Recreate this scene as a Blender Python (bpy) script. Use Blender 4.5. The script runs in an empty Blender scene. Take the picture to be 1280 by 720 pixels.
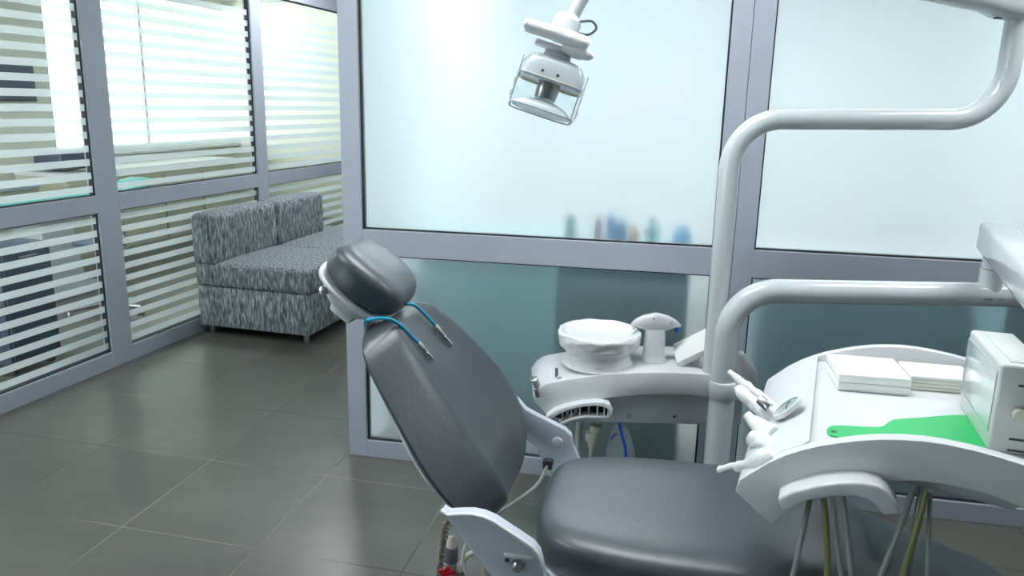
import bpy, bmesh, math, random
from mathutils import Vector, Matrix, noise
random.seed(5)
SC = bpy.context.scene
COL = SC.collection
PI = math.pi
R = math.radians

# ------------------------------------------------------------------ materials
MATS = {}
def mat(name, color=(.8, .8, .8), rough=.5, metal=0., coat=0., spec=None, trans=0., ior=None, alpha=1., emit=None, estr=0.):
    m = bpy.data.materials.new(name); m.use_nodes = True
    b = m.node_tree.nodes['Principled BSDF']
    b.inputs['Base Color'].default_value = (*color, 1)
    b.inputs['Roughness'].default_value = rough
    b.inputs['Metallic'].default_value = metal
    b.inputs['Coat Weight'].default_value = coat
    b.inputs['Coat Roughness'].default_value = .1
    b.inputs['Transmission Weight'].default_value = trans
    b.inputs['Alpha'].default_value = alpha
    if spec is not None: b.inputs['Specular IOR Level'].default_value = spec
    if ior: b.inputs['IOR'].default_value = ior
    if emit:
        b.inputs['Emission Color'].default_value = (*emit, 1); b.inputs['Emission Strength'].default_value = estr
    MATS[name] = m
    return m

def nd(m, typ, **kw):
    n = m.node_tree.nodes.new(typ)
    for k, v in kw.items(): setattr(n, k, v)
    return n
def lk(m, a, b): m.node_tree.links.new(a, b)

def noisy(m, scale=8, amt=.15, bump=0., bscale=None, detail=4, stretch=None, rough_amt=0.):
    """vary the base colour with object-space noise, optional bump"""
    b = m.node_tree.nodes['Principled BSDF']
    tc = nd(m, 'ShaderNodeTexCoord'); mp = nd(m, 'ShaderNodeMapping')
    if stretch: mp.inputs['Scale'].default_value = stretch
    lk(m, tc.outputs['Object'], mp.inputs['Vector'])
    n = nd(m, 'ShaderNodeTexNoise'); n.inputs['Scale'].default_value = scale; n.inputs['Detail'].default_value = detail
    lk(m, mp.outputs['Vector'], n.inputs['Vector'])
    c = b.inputs['Base Color'].default_value[:3]
    cr = nd(m, 'ShaderNodeValToRGB')
    cr.color_ramp.elements[0].position = .3; cr.color_ramp.elements[1].position = .7
    cr.color_ramp.elements[0].color = (*[x*(1-amt) for x in c], 1)
    cr.color_ramp.elements[1].color = (*[min(1, x*(1+amt)) for x in c], 1)
    lk(m, n.outputs['Fac'], cr.inputs['Fac']); lk(m, cr.outputs['Color'], b.inputs['Base Color'])
    if bump:
        n2 = nd(m, 'ShaderNodeTexNoise'); n2.inputs['Scale'].default_value = bscale or scale; n2.inputs['Detail'].default_value = 3
        lk(m, mp.outputs['Vector'], n2.inputs['Vector'])
        bp = nd(m, 'ShaderNodeBump'); bp.inputs['Strength'].default_value = bump; bp.inputs['Distance'].default_value = .01
        lk(m, n2.outputs['Fac'], bp.inputs['Height']); lk(m, bp.outputs['Normal'], b.inputs['Normal'])
    return m

M_alu = noisy(mat('anodised_aluminium', (.40, .435, .51), .42, .15), 3, .04)
M_gasket = mat('black_gasket', (.012, .014, .018), .6)
M_white = noisy(mat('white_plastic', (.70, .715, .735), .32, coat=.15), 2, .015)
M_enamel = noisy(mat('white_enamel', (.62, .665, .68), .18, coat=.4), 2, .015)
M_greyplastic = noisy(mat('pale_grey_plastic', (.50, .54, .57), .4), 3, .03)
M_bracket = noisy(mat('grey_white_bracket', (.60, .64, .73), .38), 3, .02)
M_leather = noisy(mat('grey_upholstery', (.060, .073, .083), .36, spec=.55), 60, .06, .05, 90)
M_chrome = mat('chrome', (.75, .75, .76), .15, 1.)
M_steel = mat('steel', (.45, .45, .46), .3, 1.)
M_dark = noisy(mat('dark_rubber', (.02, .02, .022), .6), 5, .1)
M_film = noisy(mat('white_film', (.86, .87, .88), .35, coat=.2), 20, .02, .5, 34)
M_paper = noisy(mat('white_paper', (.86, .86, .84), .85), 10, .02, .1, 60)
M_paperedge = mat('cream_paper_edge', (.80, .78, .70), .9)
M_pvc = mat('grey_hose', (.42, .44, .43), .35)
M_olive = mat('olive_hose', (.30, .30, .12), .35)
M_blue = mat('blue_plastic', (.005, .07, .55), .3)
M_cyan = mat('cyan_cord', (.0, .33, .56), .4)
M_green = noisy(mat('green_plastic', (.0, .50, .12), .35, coat=.1), 4, .03)
M_red = mat('red_handle', (.62, .01, .03), .35)
M_brass = noisy(mat('braided_metal', (.30, .27, .20), .4, .8), 60, .3)
M_ivory = mat('ivory_plastic', (.62, .60, .50), .45)
M_viewer = noisy(mat('off_white_plastic', (.62, .65, .63), .35, coat=.1), 3, .02)
M_screen = mat('viewer_screen', (.66, .72, .72), .08, coat=.6)
M_gauge = mat('gauge_face', (.50, .58, .57), .15, coat=.5)
M_gaugegreen = mat('gauge_green', (.25, .55, .42), .4)
M_mark = mat('dark_grey_print', (.06, .07, .08), .6)
M_plaster = noisy(mat('white_wall_paint', (.78, .80, .80), .8), 2, .015)
M_cream = noisy(mat('cream_wall_paint', (.78, .77, .64), .8), 2, .02)
M_ceil = noisy(mat('ceiling_paint', (.78, .79, .78), .85), 2, .01)
M_cabinet = noisy(mat('dark_teal_cabinet', (.17, .27, .29), .5), 3, .05)
M_greyblue = noisy(mat('grey_blue_cabinet', (.24, .36, .40), .5), 3, .05)
M_paleteal = noisy(mat('pale_teal_cabinet', (.36, .52, .54), .5), 3, .05)
M_counter = noisy(mat('cream_counter', (.58, .55, .42), .5), 3, .05)
M_black = mat('black_plastic', (.015, .018, .025), .3)
M_navy = noisy(mat('navy_plastic', (.04, .06, .10), .5), 3, .1)
M_turq = noisy(mat('turquoise_upholstery', (.04, .50, .48), .4), 4, .05)
M_lamp = mat('lamp_diffuser', (.9, .9, .9), .5, emit=(.94, .98, 1.), estr=5)
M_housing = mat('translucent_housing', (.72, .75, .77), .25, coat=.3, alpha=.75)
M_yellow = mat('yellow_seal', (.75, .55, .12), .5)
M_reflector = mat('lamp_reflector', (.82, .86, .88), .2)

# clear glass: thin pane, mostly transparent with a grazing reflection
def clear_glass(name, tint=(.90, .96, .95), refl=.08):
    m = bpy.data.materials.new(name); m.use_nodes = True
    nt = m.node_tree; nt.nodes.clear()
    out = nt.nodes.new('ShaderNodeOutputMaterial')
    tr = nt.nodes.new('ShaderNodeBsdfTransparent'); tr.inputs['Color'].default_value = (*tint, 1)
    gl = nt.nodes.new('ShaderNodeBsdfGlossy'); gl.inputs['Roughness'].default_value = .02
    lw = nt.nodes.new('ShaderNodeLayerWeight'); lw.inputs['Blend'].default_value = .5
    pw = nt.nodes.new('ShaderNodeMath'); pw.operation = 'POWER'; pw.inputs[1].default_value = 5
    fr = nt.nodes.new('ShaderNodeMath'); fr.operation = 'MULTIPLY_ADD'; fr.inputs[1].default_value = .9; fr.inputs[2].default_value = refl*.4
    nt.links.new(lw.outputs['Facing'], pw.inputs[0]); nt.links.new(pw.outputs[0], fr.inputs[0])
    mx = nt.nodes.new('ShaderNodeMixShader')
    nt.links.new(fr.outputs[0], mx.inputs[0]); nt.links.new(tr.outputs[0], mx.inputs[1]); nt.links.new(gl.outputs[0], mx.inputs[2])
    nt.links.new(mx.outputs[0], out.inputs[0])
    return m
M_clear = clear_glass('clear_glass', (.955, .975, .975))
M_lens = clear_glass('clear_plastic', (.93, .96, .97))

# frosted glass of the partition
M_frost = mat('frosted_glass', (.90, .96, .97), .285, trans=1., ior=1.45)
def milky(m, fac, col):
    """etched surface: part of the light is scattered diffusely by the frosting"""
    nt = m.node_tree; out = nt.nodes['Material Output']; b = nt.nodes['Principled BSDF']
    d = nt.nodes.new('ShaderNodeBsdfDiffuse'); d.inputs['Color'].default_value = (*col, 1)
    x = nt.nodes.new('ShaderNodeMixShader'); x.inputs[0].default_value = fac
    nt.links.new(b.outputs[0], x.inputs[1]); nt.links.new(d.outputs[0], x.inputs[2]); nt.links.new(x.outputs[0], out.inputs[0])
milky(M_frost, .20, (.48, .70, .74))
def frost_film(name):
    m = bpy.data.materials.new(name); m.use_nodes = True
    nt = m.node_tree; nt.nodes.clear()
    out = nt.nodes.new('ShaderNodeOutputMaterial')
    tl = nt.nodes.new('ShaderNodeBsdfTranslucent'); tl.inputs['Color'].default_value = (.97, .99, 1, 1)
    df = nt.nodes.new('ShaderNodeBsdfDiffuse'); df.inputs['Color'].default_value = (.86, .91, .94, 1)
    tr = nt.nodes.new('ShaderNodeBsdfTransparent'); tr.inputs['Color'].default_value = (.9, .97, .97, 1)
    a = nt.nodes.new('ShaderNodeMixShader'); a.inputs[0].default_value = .45
    b = nt.nodes.new('ShaderNodeMixShader'); b.inputs[0].default_value = .42
    nt.links.new(tl.outputs[0], a.inputs[1]); nt.links.new(df.outputs[0], a.inputs[2])
    nt.links.new(a.outputs[0], b.inputs[1]); nt.links.new(tr.outputs[0], b.inputs[2]); nt.links.new(b.outputs[0], out.inputs[0])
    return m
M_stripe = frost_film('frosted_stripe_film')
def bag_film():
    m = bpy.data.materials.new('clear_bag'); m.use_nodes = True
    b = m.node_tree.nodes['Principled BSDF']
    b.inputs['Base Color'].default_value = (.75, .85, .9, 1); b.inputs['Alpha'].default_value = .20
    b.inputs['Roughness'].default_value = .12; b.inputs['Coat Weight'].default_value = .6
    return m
M_bag = bag_film()

def fabric():
    m = mat('flecked_fabric', (.2, .22, .24), .9)
    b = m.node_tree.nodes['Principled BSDF']
    tc = nd(m, 'ShaderNodeTexCoord')
    mp = nd(m, 'ShaderNodeMapping'); mp.inputs['Scale'].default_value = (75, 75, 16); mp.inputs['Rotation'].default_value = (0, 0, 0)
    lk(m, tc.outputs['Object'], mp.inputs['Vector'])
    n = nd(m, 'ShaderNodeTexNoise'); n.inputs['Scale'].default_value = 1; n.inputs['Detail'].default_value = 4; n.inputs['Roughness'].default_value = .6
    lk(m, mp.outputs['Vector'], n.inputs['Vector'])
    cr = nd(m, 'ShaderNodeValToRGB'); e = cr.color_ramp.elements
    e[0].position = .34; e[0].color = (.065, .078, .09, 1); e[1].position = .68; e[1].color = (.50, .54, .56, 1)
    k = e.new(.5); k.color = (.20, .23, .25, 1)
    lk(m, n.outputs['Fac'], cr.inputs['Fac']); lk(m, cr.outputs['Color'], b.inputs['Base Color'])
    bp = nd(m, 'ShaderNodeBump'); bp.inputs['Strength'].default_value = .3; bp.inputs['Distance'].default_value = .004
    lk(m, n.outputs['Fac'], bp.inputs['Height']); lk(m, bp.outputs['Normal'], b.inputs['Normal'])
    return m
M_fabric = fabric()

def tiles():
    m = mat('floor_tiles', (.15, .15, .13), .3)
    b = m.node_tree.nodes['Principled BSDF']
    g = nd(m, 'ShaderNodeNewGeometry')
    def axis(vec, off, pitch):
        d = nd(m, 'ShaderNodeVectorMath', operation='DOT_PRODUCT'); d.inputs[1].default_value = vec
        lk(m, g.outputs['Position'], d.inputs[0])
        s = nd(m, 'ShaderNodeMath', operation='SUBTRACT'); s.inputs[1].default_value = off; lk(m, d.outputs['Value'], s.inputs[0])
        q = nd(m, 'ShaderNodeMath', operation='DIVIDE'); q.inputs[1].default_value = pitch; lk(m, s.outputs[0], q.inputs[0])
        f = nd(m, 'ShaderNodeMath', operation='FLOOR'); lk(m, q.outputs[0], f.inputs[0])
        p = nd(m, 'ShaderNodeMath', operation='PINGPONG'); p.inputs[1].default_value = .5; lk(m, q.outputs[0], p.inputs[0])
        l = nd(m, 'ShaderNodeMath', operation='LESS_THAN'); l.inputs[1].default_value = .0052; lk(m, p.outputs[0], l.inputs[0])
        return f, l
    fa, la = axis((.979, -.203, 0), -1.919, .549)
    fb, lb = axis((.2249, .9744, 0), 2.21, .573)
    cm = nd(m, 'ShaderNodeCombineXYZ'); lk(m, fa.outputs[0], cm.inputs[0]); lk(m, fb.outputs[0], cm.inputs[1])
    wn = nd(m, 'ShaderNodeTexWhiteNoise'); lk(m, cm.outputs[0], wn.inputs['Vector'])
    mxl = nd(m, 'ShaderNodeMath', operation='MAXIMUM'); lk(m, la.outputs[0], mxl.inputs[0]); lk(m, lb.outputs[0], mxl.inputs[1])
    # cloudy stone
    ad = nd(m, 'ShaderNodeVectorMath', operation='ADD'); sc = nd(m, 'ShaderNodeVectorMath', operation='SCALE'); sc.inputs['Scale'].default_value = 7
    lk(m, wn.outputs['Color'], sc.inputs[0]); lk(m, g.outputs['Position'], ad.inputs[0]); lk(m, sc.outputs[0], ad.inputs[1])
    n = nd(m, 'ShaderNodeTexNoise'); n.inputs['Scale'].default_value = 2.2; n.inputs['Detail'].default_value = 3; n.inputs['Roughness'].default_value = .5
    mp = nd(m, 'ShaderNodeMapping'); mp.inputs['Scale'].default_value = (.8, 1.6, 1); lk(m, ad.outputs[0], mp.inputs['Vector']); lk(m, mp.outputs[0], n.inputs['Vector'])
    cr = nd(m, 'ShaderNodeMixRGB'); cr.inputs[1].default_value = (.066, .068, .060, 1); cr.inputs[2].default_value = (.160, .158, .136, 1)
    nf = nd(m, 'ShaderNodeTexNoise'); nf.inputs['Scale'].default_value = 14; nf.inputs['Detail'].default_value = 3; lk(m, mp.outputs[0], nf.inputs['Vector'])
    av = nd(m, 'ShaderNodeMath', operation='MULTIPLY_ADD'); av.inputs[1].default_value = .35; lk(m, nf.outputs[0], av.inputs[0])
    a2 = nd(m, 'ShaderNodeMath', operation='MULTIPLY'); a2.inputs[1].default_value = .65; lk(m, n.outputs[0], a2.inputs[0]); lk(m, a2.outputs[0], av.inputs[2])
    lk(m, av.outputs[0], cr.inputs[0])
    hv = nd(m, 'ShaderNodeVectorMath', operation='SCALE'); lk(m, cr.outputs[0], hv.inputs[0])
    mr = nd(m, 'ShaderNodeMapRange'); mr.inputs['To Min'].default_value = .93; mr.inputs['To Max'].default_value = 1.07
    lk(m, wn.outputs['Value'], mr.inputs['Value']); lk(m, mr.outputs[0], hv.inputs['Scale'])
    # grout worn pale in places and dark in others
    n3 = nd(m, 'ShaderNodeTexNoise'); n3.inputs['Scale'].default_value = 1.3; lk(m, g.outputs['Position'], n3.inputs['Vector'])
    gr = nd(m, 'ShaderNodeValToRGB'); e = gr.color_ramp.elements
    e[0].position = .42; e[0].color = (.045, .044, .038, 1); e[1].position = .62; e[1].color = (.27, .26, .20, 1)
    lk(m, n3.outputs['Fac'], gr.inputs['Fac'])
    mx = nd(m, 'ShaderNodeMixRGB'); lk(m, mxl.outputs[0], mx.inputs[0]); lk(m, hv.outputs[0], mx.inputs[1]); lk(m, gr.outputs['Color'], mx.inputs[2])
    lk(m, mx.outputs[0], b.inputs['Base Color'])
    rr = nd(m, 'ShaderNodeMapRange'); rr.inputs['To Min'].default_value = .28; rr.inputs['To Max'].default_value = .33
    lk(m, n.outputs['Fac'], rr.inputs['Value']); lk(m, rr.outputs[0], b.inputs['Roughness'])
    return m
M_tiles = tiles()

# ------------------------------------------------------------------ geometry helpers
class MB:
    def __init__(s): s.bm = bmesh.new()
    def add(s, other, M=None):
        if M is not None: bmesh.ops.transform(other, matrix=M, verts=other.verts)
        me = bpy.data.meshes.new('tmp'); other.to_mesh(me); other.free(); s.bm.from_mesh(me); bpy.data.meshes.remove(me); return s
    def box(s, c, d, bev=0., M=None, seg=2):
        b = bmesh.new(); bmesh.ops.create_cube(b, size=1)
        bmesh.ops.scale(b, vec=d, verts=b.verts)
        if bev: bmesh.ops.bevel(b, geom=b.edges[:], offset=min(bev, min(d)*.49), segments=seg, profile=.5, affect='EDGES')
        bmesh.ops.translate(b, vec=c, verts=b.verts)
        return s.add(b, M)
    def prism(s, pts, y0, y1, bev=0., M=None, seg=2):
        """polygon in x,z swept along y"""
        b = bmesh.new()
        f0 = b.faces.new([b.verts.new((x, y0, z)) for x, z in pts])
        r = bmesh.ops.extrude_face_region(b, geom=[f0])
        for v in r['geom']:
            if isinstance(v, bmesh.types.BMVert): v.co.y = y1
        bmesh.ops.recalc_face_normals(b, faces=b.faces)
        if bev:
            ed = [e for e in b.edges if len(e.link_faces) == 2 and e.calc_face_angle(0) > R(32)]
            bmesh.ops.bevel(b, geom=ed, offset=bev, segments=seg, profile=.5, affect='EDGES')
        return s.add(b, M)
    def lathe(s, prof, seg=32, M=None, fn=None):
        b = bmesh.new(); rings = []
        for r, z in prof:
            if r < 1e-6: rings.append([b.verts.new((0, 0, z))])
            else: rings.append([b.verts.new((r*math.cos(2*PI*k/seg), r*math.sin(2*PI*k/seg), z)) for k in range(seg)])
        for a, c in zip(rings, rings[1:]):
            for k in range(seg):
                k2 = (k+1) % seg
                if len(a) == 1 and len(c) == 1: continue
                if len(a) == 1: b.faces.new((a[0], c[k], c[k2]))
                elif len(c) == 1: b.faces.new((a[k], a[k2], c[0]))
                else: b.faces.new((a[k], a[k2], c[k2], c[k]))
        if fn:
            for v in b.verts: v.co = fn(v.co)
        bmesh.ops.recalc_face_normals(b, faces=b.faces)
        return s.add(b, M)
    def cyl(s, p0, p1, r, seg=20, bev=0., r1=None):
        p0, p1 = Vector(p0), Vector(p1); L = (p1-p0).length; r1 = r if r1 is None else r1
        q = (p1-p0).to_track_quat('Z', 'Y').to_matrix().to_4x4(); q.translation = p0
        if bev: pr = [(0, 0), (r-bev, 0), (r-bev*.3, bev*.3), (r, bev), (r1, L-bev), (r1-bev*.3, L-bev*.3), (r1-bev, L), (0, L)]
        else: pr = [(0, 0), (r, 0), (r1, L), (0, L)]
        return s.lathe(pr, seg, q)
    def loft(s, rings, cap=True, M=None, closed=True):
        b = bmesh.new(); V = [[b.verts.new(p) for p in r] for r in rings]; n = len(V[0])
        for a, c in zip(V, V[1:]):
            for k in range(n if closed else n-1):
                b.faces.new((a[k], a[(k+1) % n], c[(k+1) % n], c[k]))
        if cap and closed: b.faces.new(V[0]); b.faces.new(V[-1])
        bmesh.ops.recalc_face_normals(b, faces=b.faces)
        return s.add(b, M)
    def tube(s, pts, r, seg=12, res=8, rad=None, smooth=True):
        """round tube through points (Catmull-Rom), radius r or list"""
        P = [Vector(p) for p in pts]
        rs = rad or [r]*len(P)
        if smooth and len(P) > 2:
            Q, RR = [], []
            for i in range(len(P)-1):
                p0 = P[max(i-1, 0)]; p1 = P[i]; p2 = P[i+1]; p3 = P[min(i+2, len(P)-1)]
                for k in range(res):
                    t = k/res
                    Q.append(.5*((2*p1)+(-p0+p2)*t+(2*p0-5*p1+4*p2-p3)*t*t+(-p0+3*p1-3*p2+p3)*t**3)); RR.append(rs[i]+(rs[i+1]-rs[i])*t)
            Q.append(P[-1]); RR.append(rs[-1])
        else: Q, RR = P, rs
        rings = []; T0 = (Q[1]-Q[0]).normalized(); N = T0.orthogonal().normalized()
        for i, p in enumerate(Q):
            T = ((Q[min(i+1, len(Q)-1)]-Q[max(i-1, 0)])).normalized()
            N = (N-T*N.dot(T)).normalized(); B = T.cross(N)
            rings.append([p+RR[i]*(math.cos(2*PI*k/seg)*N+math.sin(2*PI*k/seg)*B) for k in range(seg)])
        return s.loft(rings)
    def build(s, name, m, parent=None, sharp=38, flat=False):
        me = bpy.data.meshes.new(name); s.bm.to_mesh(me); s.bm.free()
        me.materials.append(m)
        if not flat:
            for p in me.polygons: p.use_smooth = True
            me.set_sharp_from_angle(angle=R(sharp))
        o = bpy.data.objects.new(name, me); COL.objects.link(o)
        if parent is not None: o.parent = parent
        return o

def tag(o, label=None, cat=None, group=None, kind=None):
    if label: o['label'] = label
    if cat: o['category'] = cat
    if group: o['group'] = group
    if kind: o['kind'] = kind
    return o
def thing(name, label, cat, loc=(0, 0, 0), rz=0., group=None):
    o = bpy.data.objects.new(name, None); COL.objects.link(o); o.empty_display_size = .1
    o.location = loc; o.rotation_euler = (0, 0, rz)
    return tag(o, label, cat, group)
def struct(o, M=None):
    o['kind'] = 'structure'
    if M is not None: o.matrix_world = M
    return o
def fillet(pts, rad, n=8):
    """polyline with rounded corners (for bent steel tube)"""
    P = [Vector(p) for p in pts]; out = [P[0]]
    for i in range(1, len(P)-1):
        a = (P[i-1]-P[i]).normalized(); c = (P[i+1]-P[i]).normalized()
        ang = a.angle(c); d = rad/math.tan(ang/2)
        s0 = P[i]+a*d; s1 = P[i]+c*d; ctr = P[i]+(a+c).normalized()*(rad/math.sin(ang/2))
        v0 = s0-ctr; v1 = s1-ctr; w = v0.angle(v1)
        for k in range(n+1):
            t = k/n
            out.append(ctr+(v0*math.sin((1-t)*w)+v1*math.sin(t*w))/math.sin(w))
    out.append(P[-1]); return out

# ------------------------------------------------------------------ camera (pitch and slight roll read from the vanishing points)
HC = 1.55; F = 975.
down = Vector((550-640, 360-4500, -F)).normalized(); up = -down
fw = Vector((0, 0, -1)); Yc = (fw-up*fw.dot(up)).normalized(); Xc = Yc.cross(up)
cam = bpy.data.cameras.new('camera'); co = bpy.data.objects.new('camera', cam); COL.objects.link(co)
co.matrix_world = Matrix.Translation((0, 0, HC)) @ Matrix((Xc, Yc, up)).to_4x4()
cam.sensor_width = 36; cam.lens = F/1280*36; cam.clip_start = .02
SC.camera = co

CEIL = 2.75
# frames of reference
PO = Vector((-.715, 3.244, 0)); PA = R(-10.79)      # frosted partition: origin at its left post, x runs along it
MP = Matrix.Translation(PO) @ Matrix.Rotation(PA, 4, 'Z')
WO = Vector((-2.093, 5.197, 0)); WA = R(74.74)      # striped wall: x runs along it away from the camera, +y is the far room side
WO = Vector((-2.518, 3.598, 0))
MWL = Matrix.Translation(WO) @ Matrix.Rotation(WA, 4, 'Z')

# ------------------------------------------------------------------ shell
XR, YB, YF = 3.4, -2.4, 10.5
def wallbox(name, c, d, m, M=None):
    o = MB().box(c, d).build(name, m, flat=True); return struct(o, M)
wallbox('floor', (-1.5, 4., -.05), (14, 14.5, .1), M_tiles)
wallbox('ceiling', (-1.5, 4., CEIL+.05), (14, 14.5, .1), M_ceil)
M_bluewall = noisy(mat('pale_blue_wall_paint', (.26, .30, .37), .8), 2, .02)
wallbox('wall_right', (XR+.05, 4., CEIL/2), (.1, 13., CEIL), M_plaster)
wallbox('wall_back', (-1., YB-.05, CEIL/2), (9, .1, CEIL), M_bluewall)
wallbox('wall_far', (-2., YF+.05, CEIL/2), (13, .1, CEIL), M_cream)

# --- frosted partition
def bars(name, lst, m, M, y0, y1, bev=.002):
    b = MB()
    for x0, x1, z0, z1 in lst: b.box(((x0+x1)/2, (y0+y1)/2, (z0+z1)/2), (x1-x0, y1-y0, z1-z0), bev)
    return struct(b.build(name, m, flat=True), M)
def pane_window(n, M, x0, x1, z0, z1, gmat, ymid, seam=.006):
    g = MB().box(((x0+x1)/2, ymid, (z0+z1)/2), (x1-x0, .008, z1-z0)).build('window_%d' % n, gmat, flat=True)
    struct(g, M)
    k = MB(); w = seam
    for a in ((x0, x0+w, z0, z1), (x1-w, x1, z0, z1), (x0+w, x1-w, z0, z0+w), (x0+w, x1-w, z1-w, z1)):
        k.box(((a[0]+a[1])/2, ymid, (a[2]+a[3])/2), (a[1]-a[0], .03, a[3]-a[2]))
    kk = k.build('gasket', M_gasket, g, flat=True)
    return g
PX = [(0., .083), (1.515, 1.665), (3.10, 3.25), (4.2, 4.3)]
fr = [(0., .083, 0, CEIL), (1.515, 1.587, 0, CEIL), (1.589, 1.665, 0, CEIL), (3.10, 3.25, 0, CEIL), (4.1, 4.2, 0, CEIL)]
spans = [(.083, 1.515), (1.665, 3.10), (3.25, 4.1)]
for a, b_ in spans:
    fr += [(a, b_, 0, .077), (a, b_, .920, 1.028), (a, b_, 2.36, 2.46), (a, b_, 2.66, CEIL)]
bars('wall_partition', fr, M_alu, MP, 0, .06)
n = 1
for a, b_ in spans:
    for z0, z1 in ((.077, .92), (1.028, 2.36), (2.46, 2.66)):
        pane_window(n, MP, a, b_, z0, z1, M_frost, .03); n += 1
# return wall of the room behind the partition
wallbox('wall_corridor', (.03, 1.86, CEIL/2), (.06, 3.6, CEIL), M_plaster, MP)
wallbox('wall_room_behind', (2.2, 3.70, CEIL/2), (4.4, .08, CEIL), M_plaster, MP)

# --- striped glass wall on the left
LX = lambda p: p   # distances along the wall, measured from the picture
posts = [(-6.0, -5.85), (-4.55, -4.4), (-3.05, -2.9), (-1.6, -1.45), (-.75+.0, -.60), (.760, .917), (2.325, 2.455), (3.87, 4.0), (5.4, 5.53), (7.0, 7.13)]
posts = [p for p in posts if p[0] != -1.6]
lf = [(a, b_, 0, CEIL) for a, b_ in posts]
lspans = [(posts[i][1], posts[i+1][0]) for i in range(len(posts)-1)]
for a, b_ in lspans:
    lf += [(a, b_, 0, .095), (a, b_, .908, 1.006), (a, b_, 2.295, 2.40), (a, b_, 2.65, CEIL)]
bars('wall_left', lf, M_alu, MWL, 0, .06)
for a, b_ in lspans:
    for z0, z1 in ((.095, .908), (1.006, 2.295), (2.40, 2.65)):
        g = pane_window(n, MWL, a, b_, z0, z1, M_clear, .03)
        if z1 < 2.4:
            st = MB(); z = z0+.018
            while z+.037 < min(z1, 2.2):
                st.box(((a+b_)/2, .022, z+.0185), (b_-a-.012, .001, .037)); z += .0735
            st.build('frosted_stripe', M_stripe, g, flat=True)
        n += 1
# the room behind the striped glass
FY = 3.0
WINS = [(3.46, 6.9)]      # daylight windows in its outer wall
def outer_wall():
    b = MB(); t = .12; y = FY+t/2
    z0, z1 = .97, 2.68
    edges = [-6.5] + [e for w in WINS for e in w] + [9.5]
    b.box((1.5, y, z0/2), (16, t, z0)); b.box((1.5, y, (z1+CEIL)/2), (16, t, CEIL-z1))
    for i in range(0, len(edges), 2):
        b.box(((edges[i]+edges[i+1])/2, y, (z0+z1)/2), (edges[i+1]-edges[i], t, z1-z0))
    struct(b.build('wall_outer', M_cream, flat=True), MWL)
outer_wall()
for a, b_ in WINS:
    k = MB(); w = .05
    for q in ((a, a+w, .97, 2.68), (b_-w, b_, .97, 2.68), (a+w, b_-w, .97, 1.02), (a+w, b_-w, 2.63, 2.68), ((a+b_)/2-.40, (a+b_)/2-.36, 1.02, 2.63)):
        k.box(((q[0]+q[1])/2, FY+.05, (q[2]+q[3])/2), (q[1]-q[0], .05, q[3]-q[2]), .003)
    k.box(((a+b_)/2, FY-.03, .955), (b_-a+.1, .14, .03), .004)
    o = k.build('window_%d' % n, M_white, flat=True); struct(o, MWL)
    g = MB().box(((a+b_)/2, FY+.05, 1.825), (b_-a-.1, .006, 1.61)).build('window_pane', M_clear, o, flat=True)
    n += 1

# ------------------------------------------------------------------ ceiling panels; the two behind the frosted glass are added to brighten it
def ceiling_light(loc, rz, size, power, label, group, col=(.93, .97, 1.)):
    t = thing('ceiling_light', label, 'ceiling light', (loc[0], loc[1], CEIL), rz, group)
    sx, sy = size
    f = MB()
    for q in ((-sx/2, sx/2, -sy/2-.02, -sy/2), (-sx/2, sx/2, sy/2, sy/2+.02), (-sx/2-.02, -sx/2, -sy/2-.02, sy/2+.02), (sx/2, sx/2+.02, -sy/2-.02, sy/2+.02)):
        f.box(((q[0]+q[1])/2, (q[2]+q[3])/2, -.012), (q[1]-q[0], q[3]-q[2], .024))
    f.build('frame', M_white, t, flat=True)
    MB().box((0, 0, -.008), (sx, sy, .012)).build('diffuser', M_lamp, t, flat=True)
    L = bpy.data.lights.new('panel_light', 'AREA'); L.shape = 'RECTANGLE'; L.size = sx; L.size_y = sy; L.energy = power; L.color = col
    lo = bpy.data.objects.new('panel_light', L); COL.objects.link(lo); lo.parent = t; lo.location = (0, 0, -.03)
    return t
ceiling_light((.1, 2.1), R(-11), (1.2, .6), 30, 'white ceiling panel light above the dental chair', 'ceiling panels')
ceiling_light((2.2, 2.1), R(-11), (1.2, .6), 18, 'white ceiling panel light above the right end of the dental room', 'ceiling panels')
ceiling_light((-1.7, 1.6), R(-11), (1.2, .6), 14, 'white ceiling panel light nearest the back wall', 'ceiling panels')
ceiling_light((-1.3, 6.0), R(-15), (.6, .6), 30, 'small white ceiling panel light above the corridor sofa', 'ceiling panels')
ceiling_light((.5, 4.6), R(-11), (1.2, .6), 185, 'added white ceiling panel light brightening the large frosted pane from behind', 'ceiling panels')  # unseen lamp, added so the upper frosted pane glows near white
ceiling_light((2.4, 4.6), R(-11), (1.2, .6), 20, 'added white ceiling panel light brightening the right frosted pane from behind', 'ceiling panels')  # weaker unseen lamp, added to set the right pane's brightness
ceiling_light((-4.2, 4.4), R(-15), (1.2, .6), 70, 'white ceiling panel light beyond the striped glass wall', 'ceiling panels')

# world: bright overcast sky seen through the windows
W = bpy.data.worlds.new('sky'); SC.world = W; W.use_nodes = True
bg = W.node_tree.nodes['Background']; bg.inputs['Color'].default_value = (.86, .95, 1., 1); bg.inputs['Strength'].default_value = 26.
for a, b_ in WINS:
    L = bpy.data.lights.new('window_portal', 'AREA'); L.shape = 'RECTANGLE'; L.size = b_-a; L.size_y = 1.7
    L.cycles.is_portal = True
    lo = bpy.data.objects.new('window_portal', L); COL.objects.link(lo)
    lo.matrix_world = MWL @ Matrix.Translation(((a+b_)/2, FY+.2, 1.825)) @ Matrix.Rotation(R(-90), 4, 'X')

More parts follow.
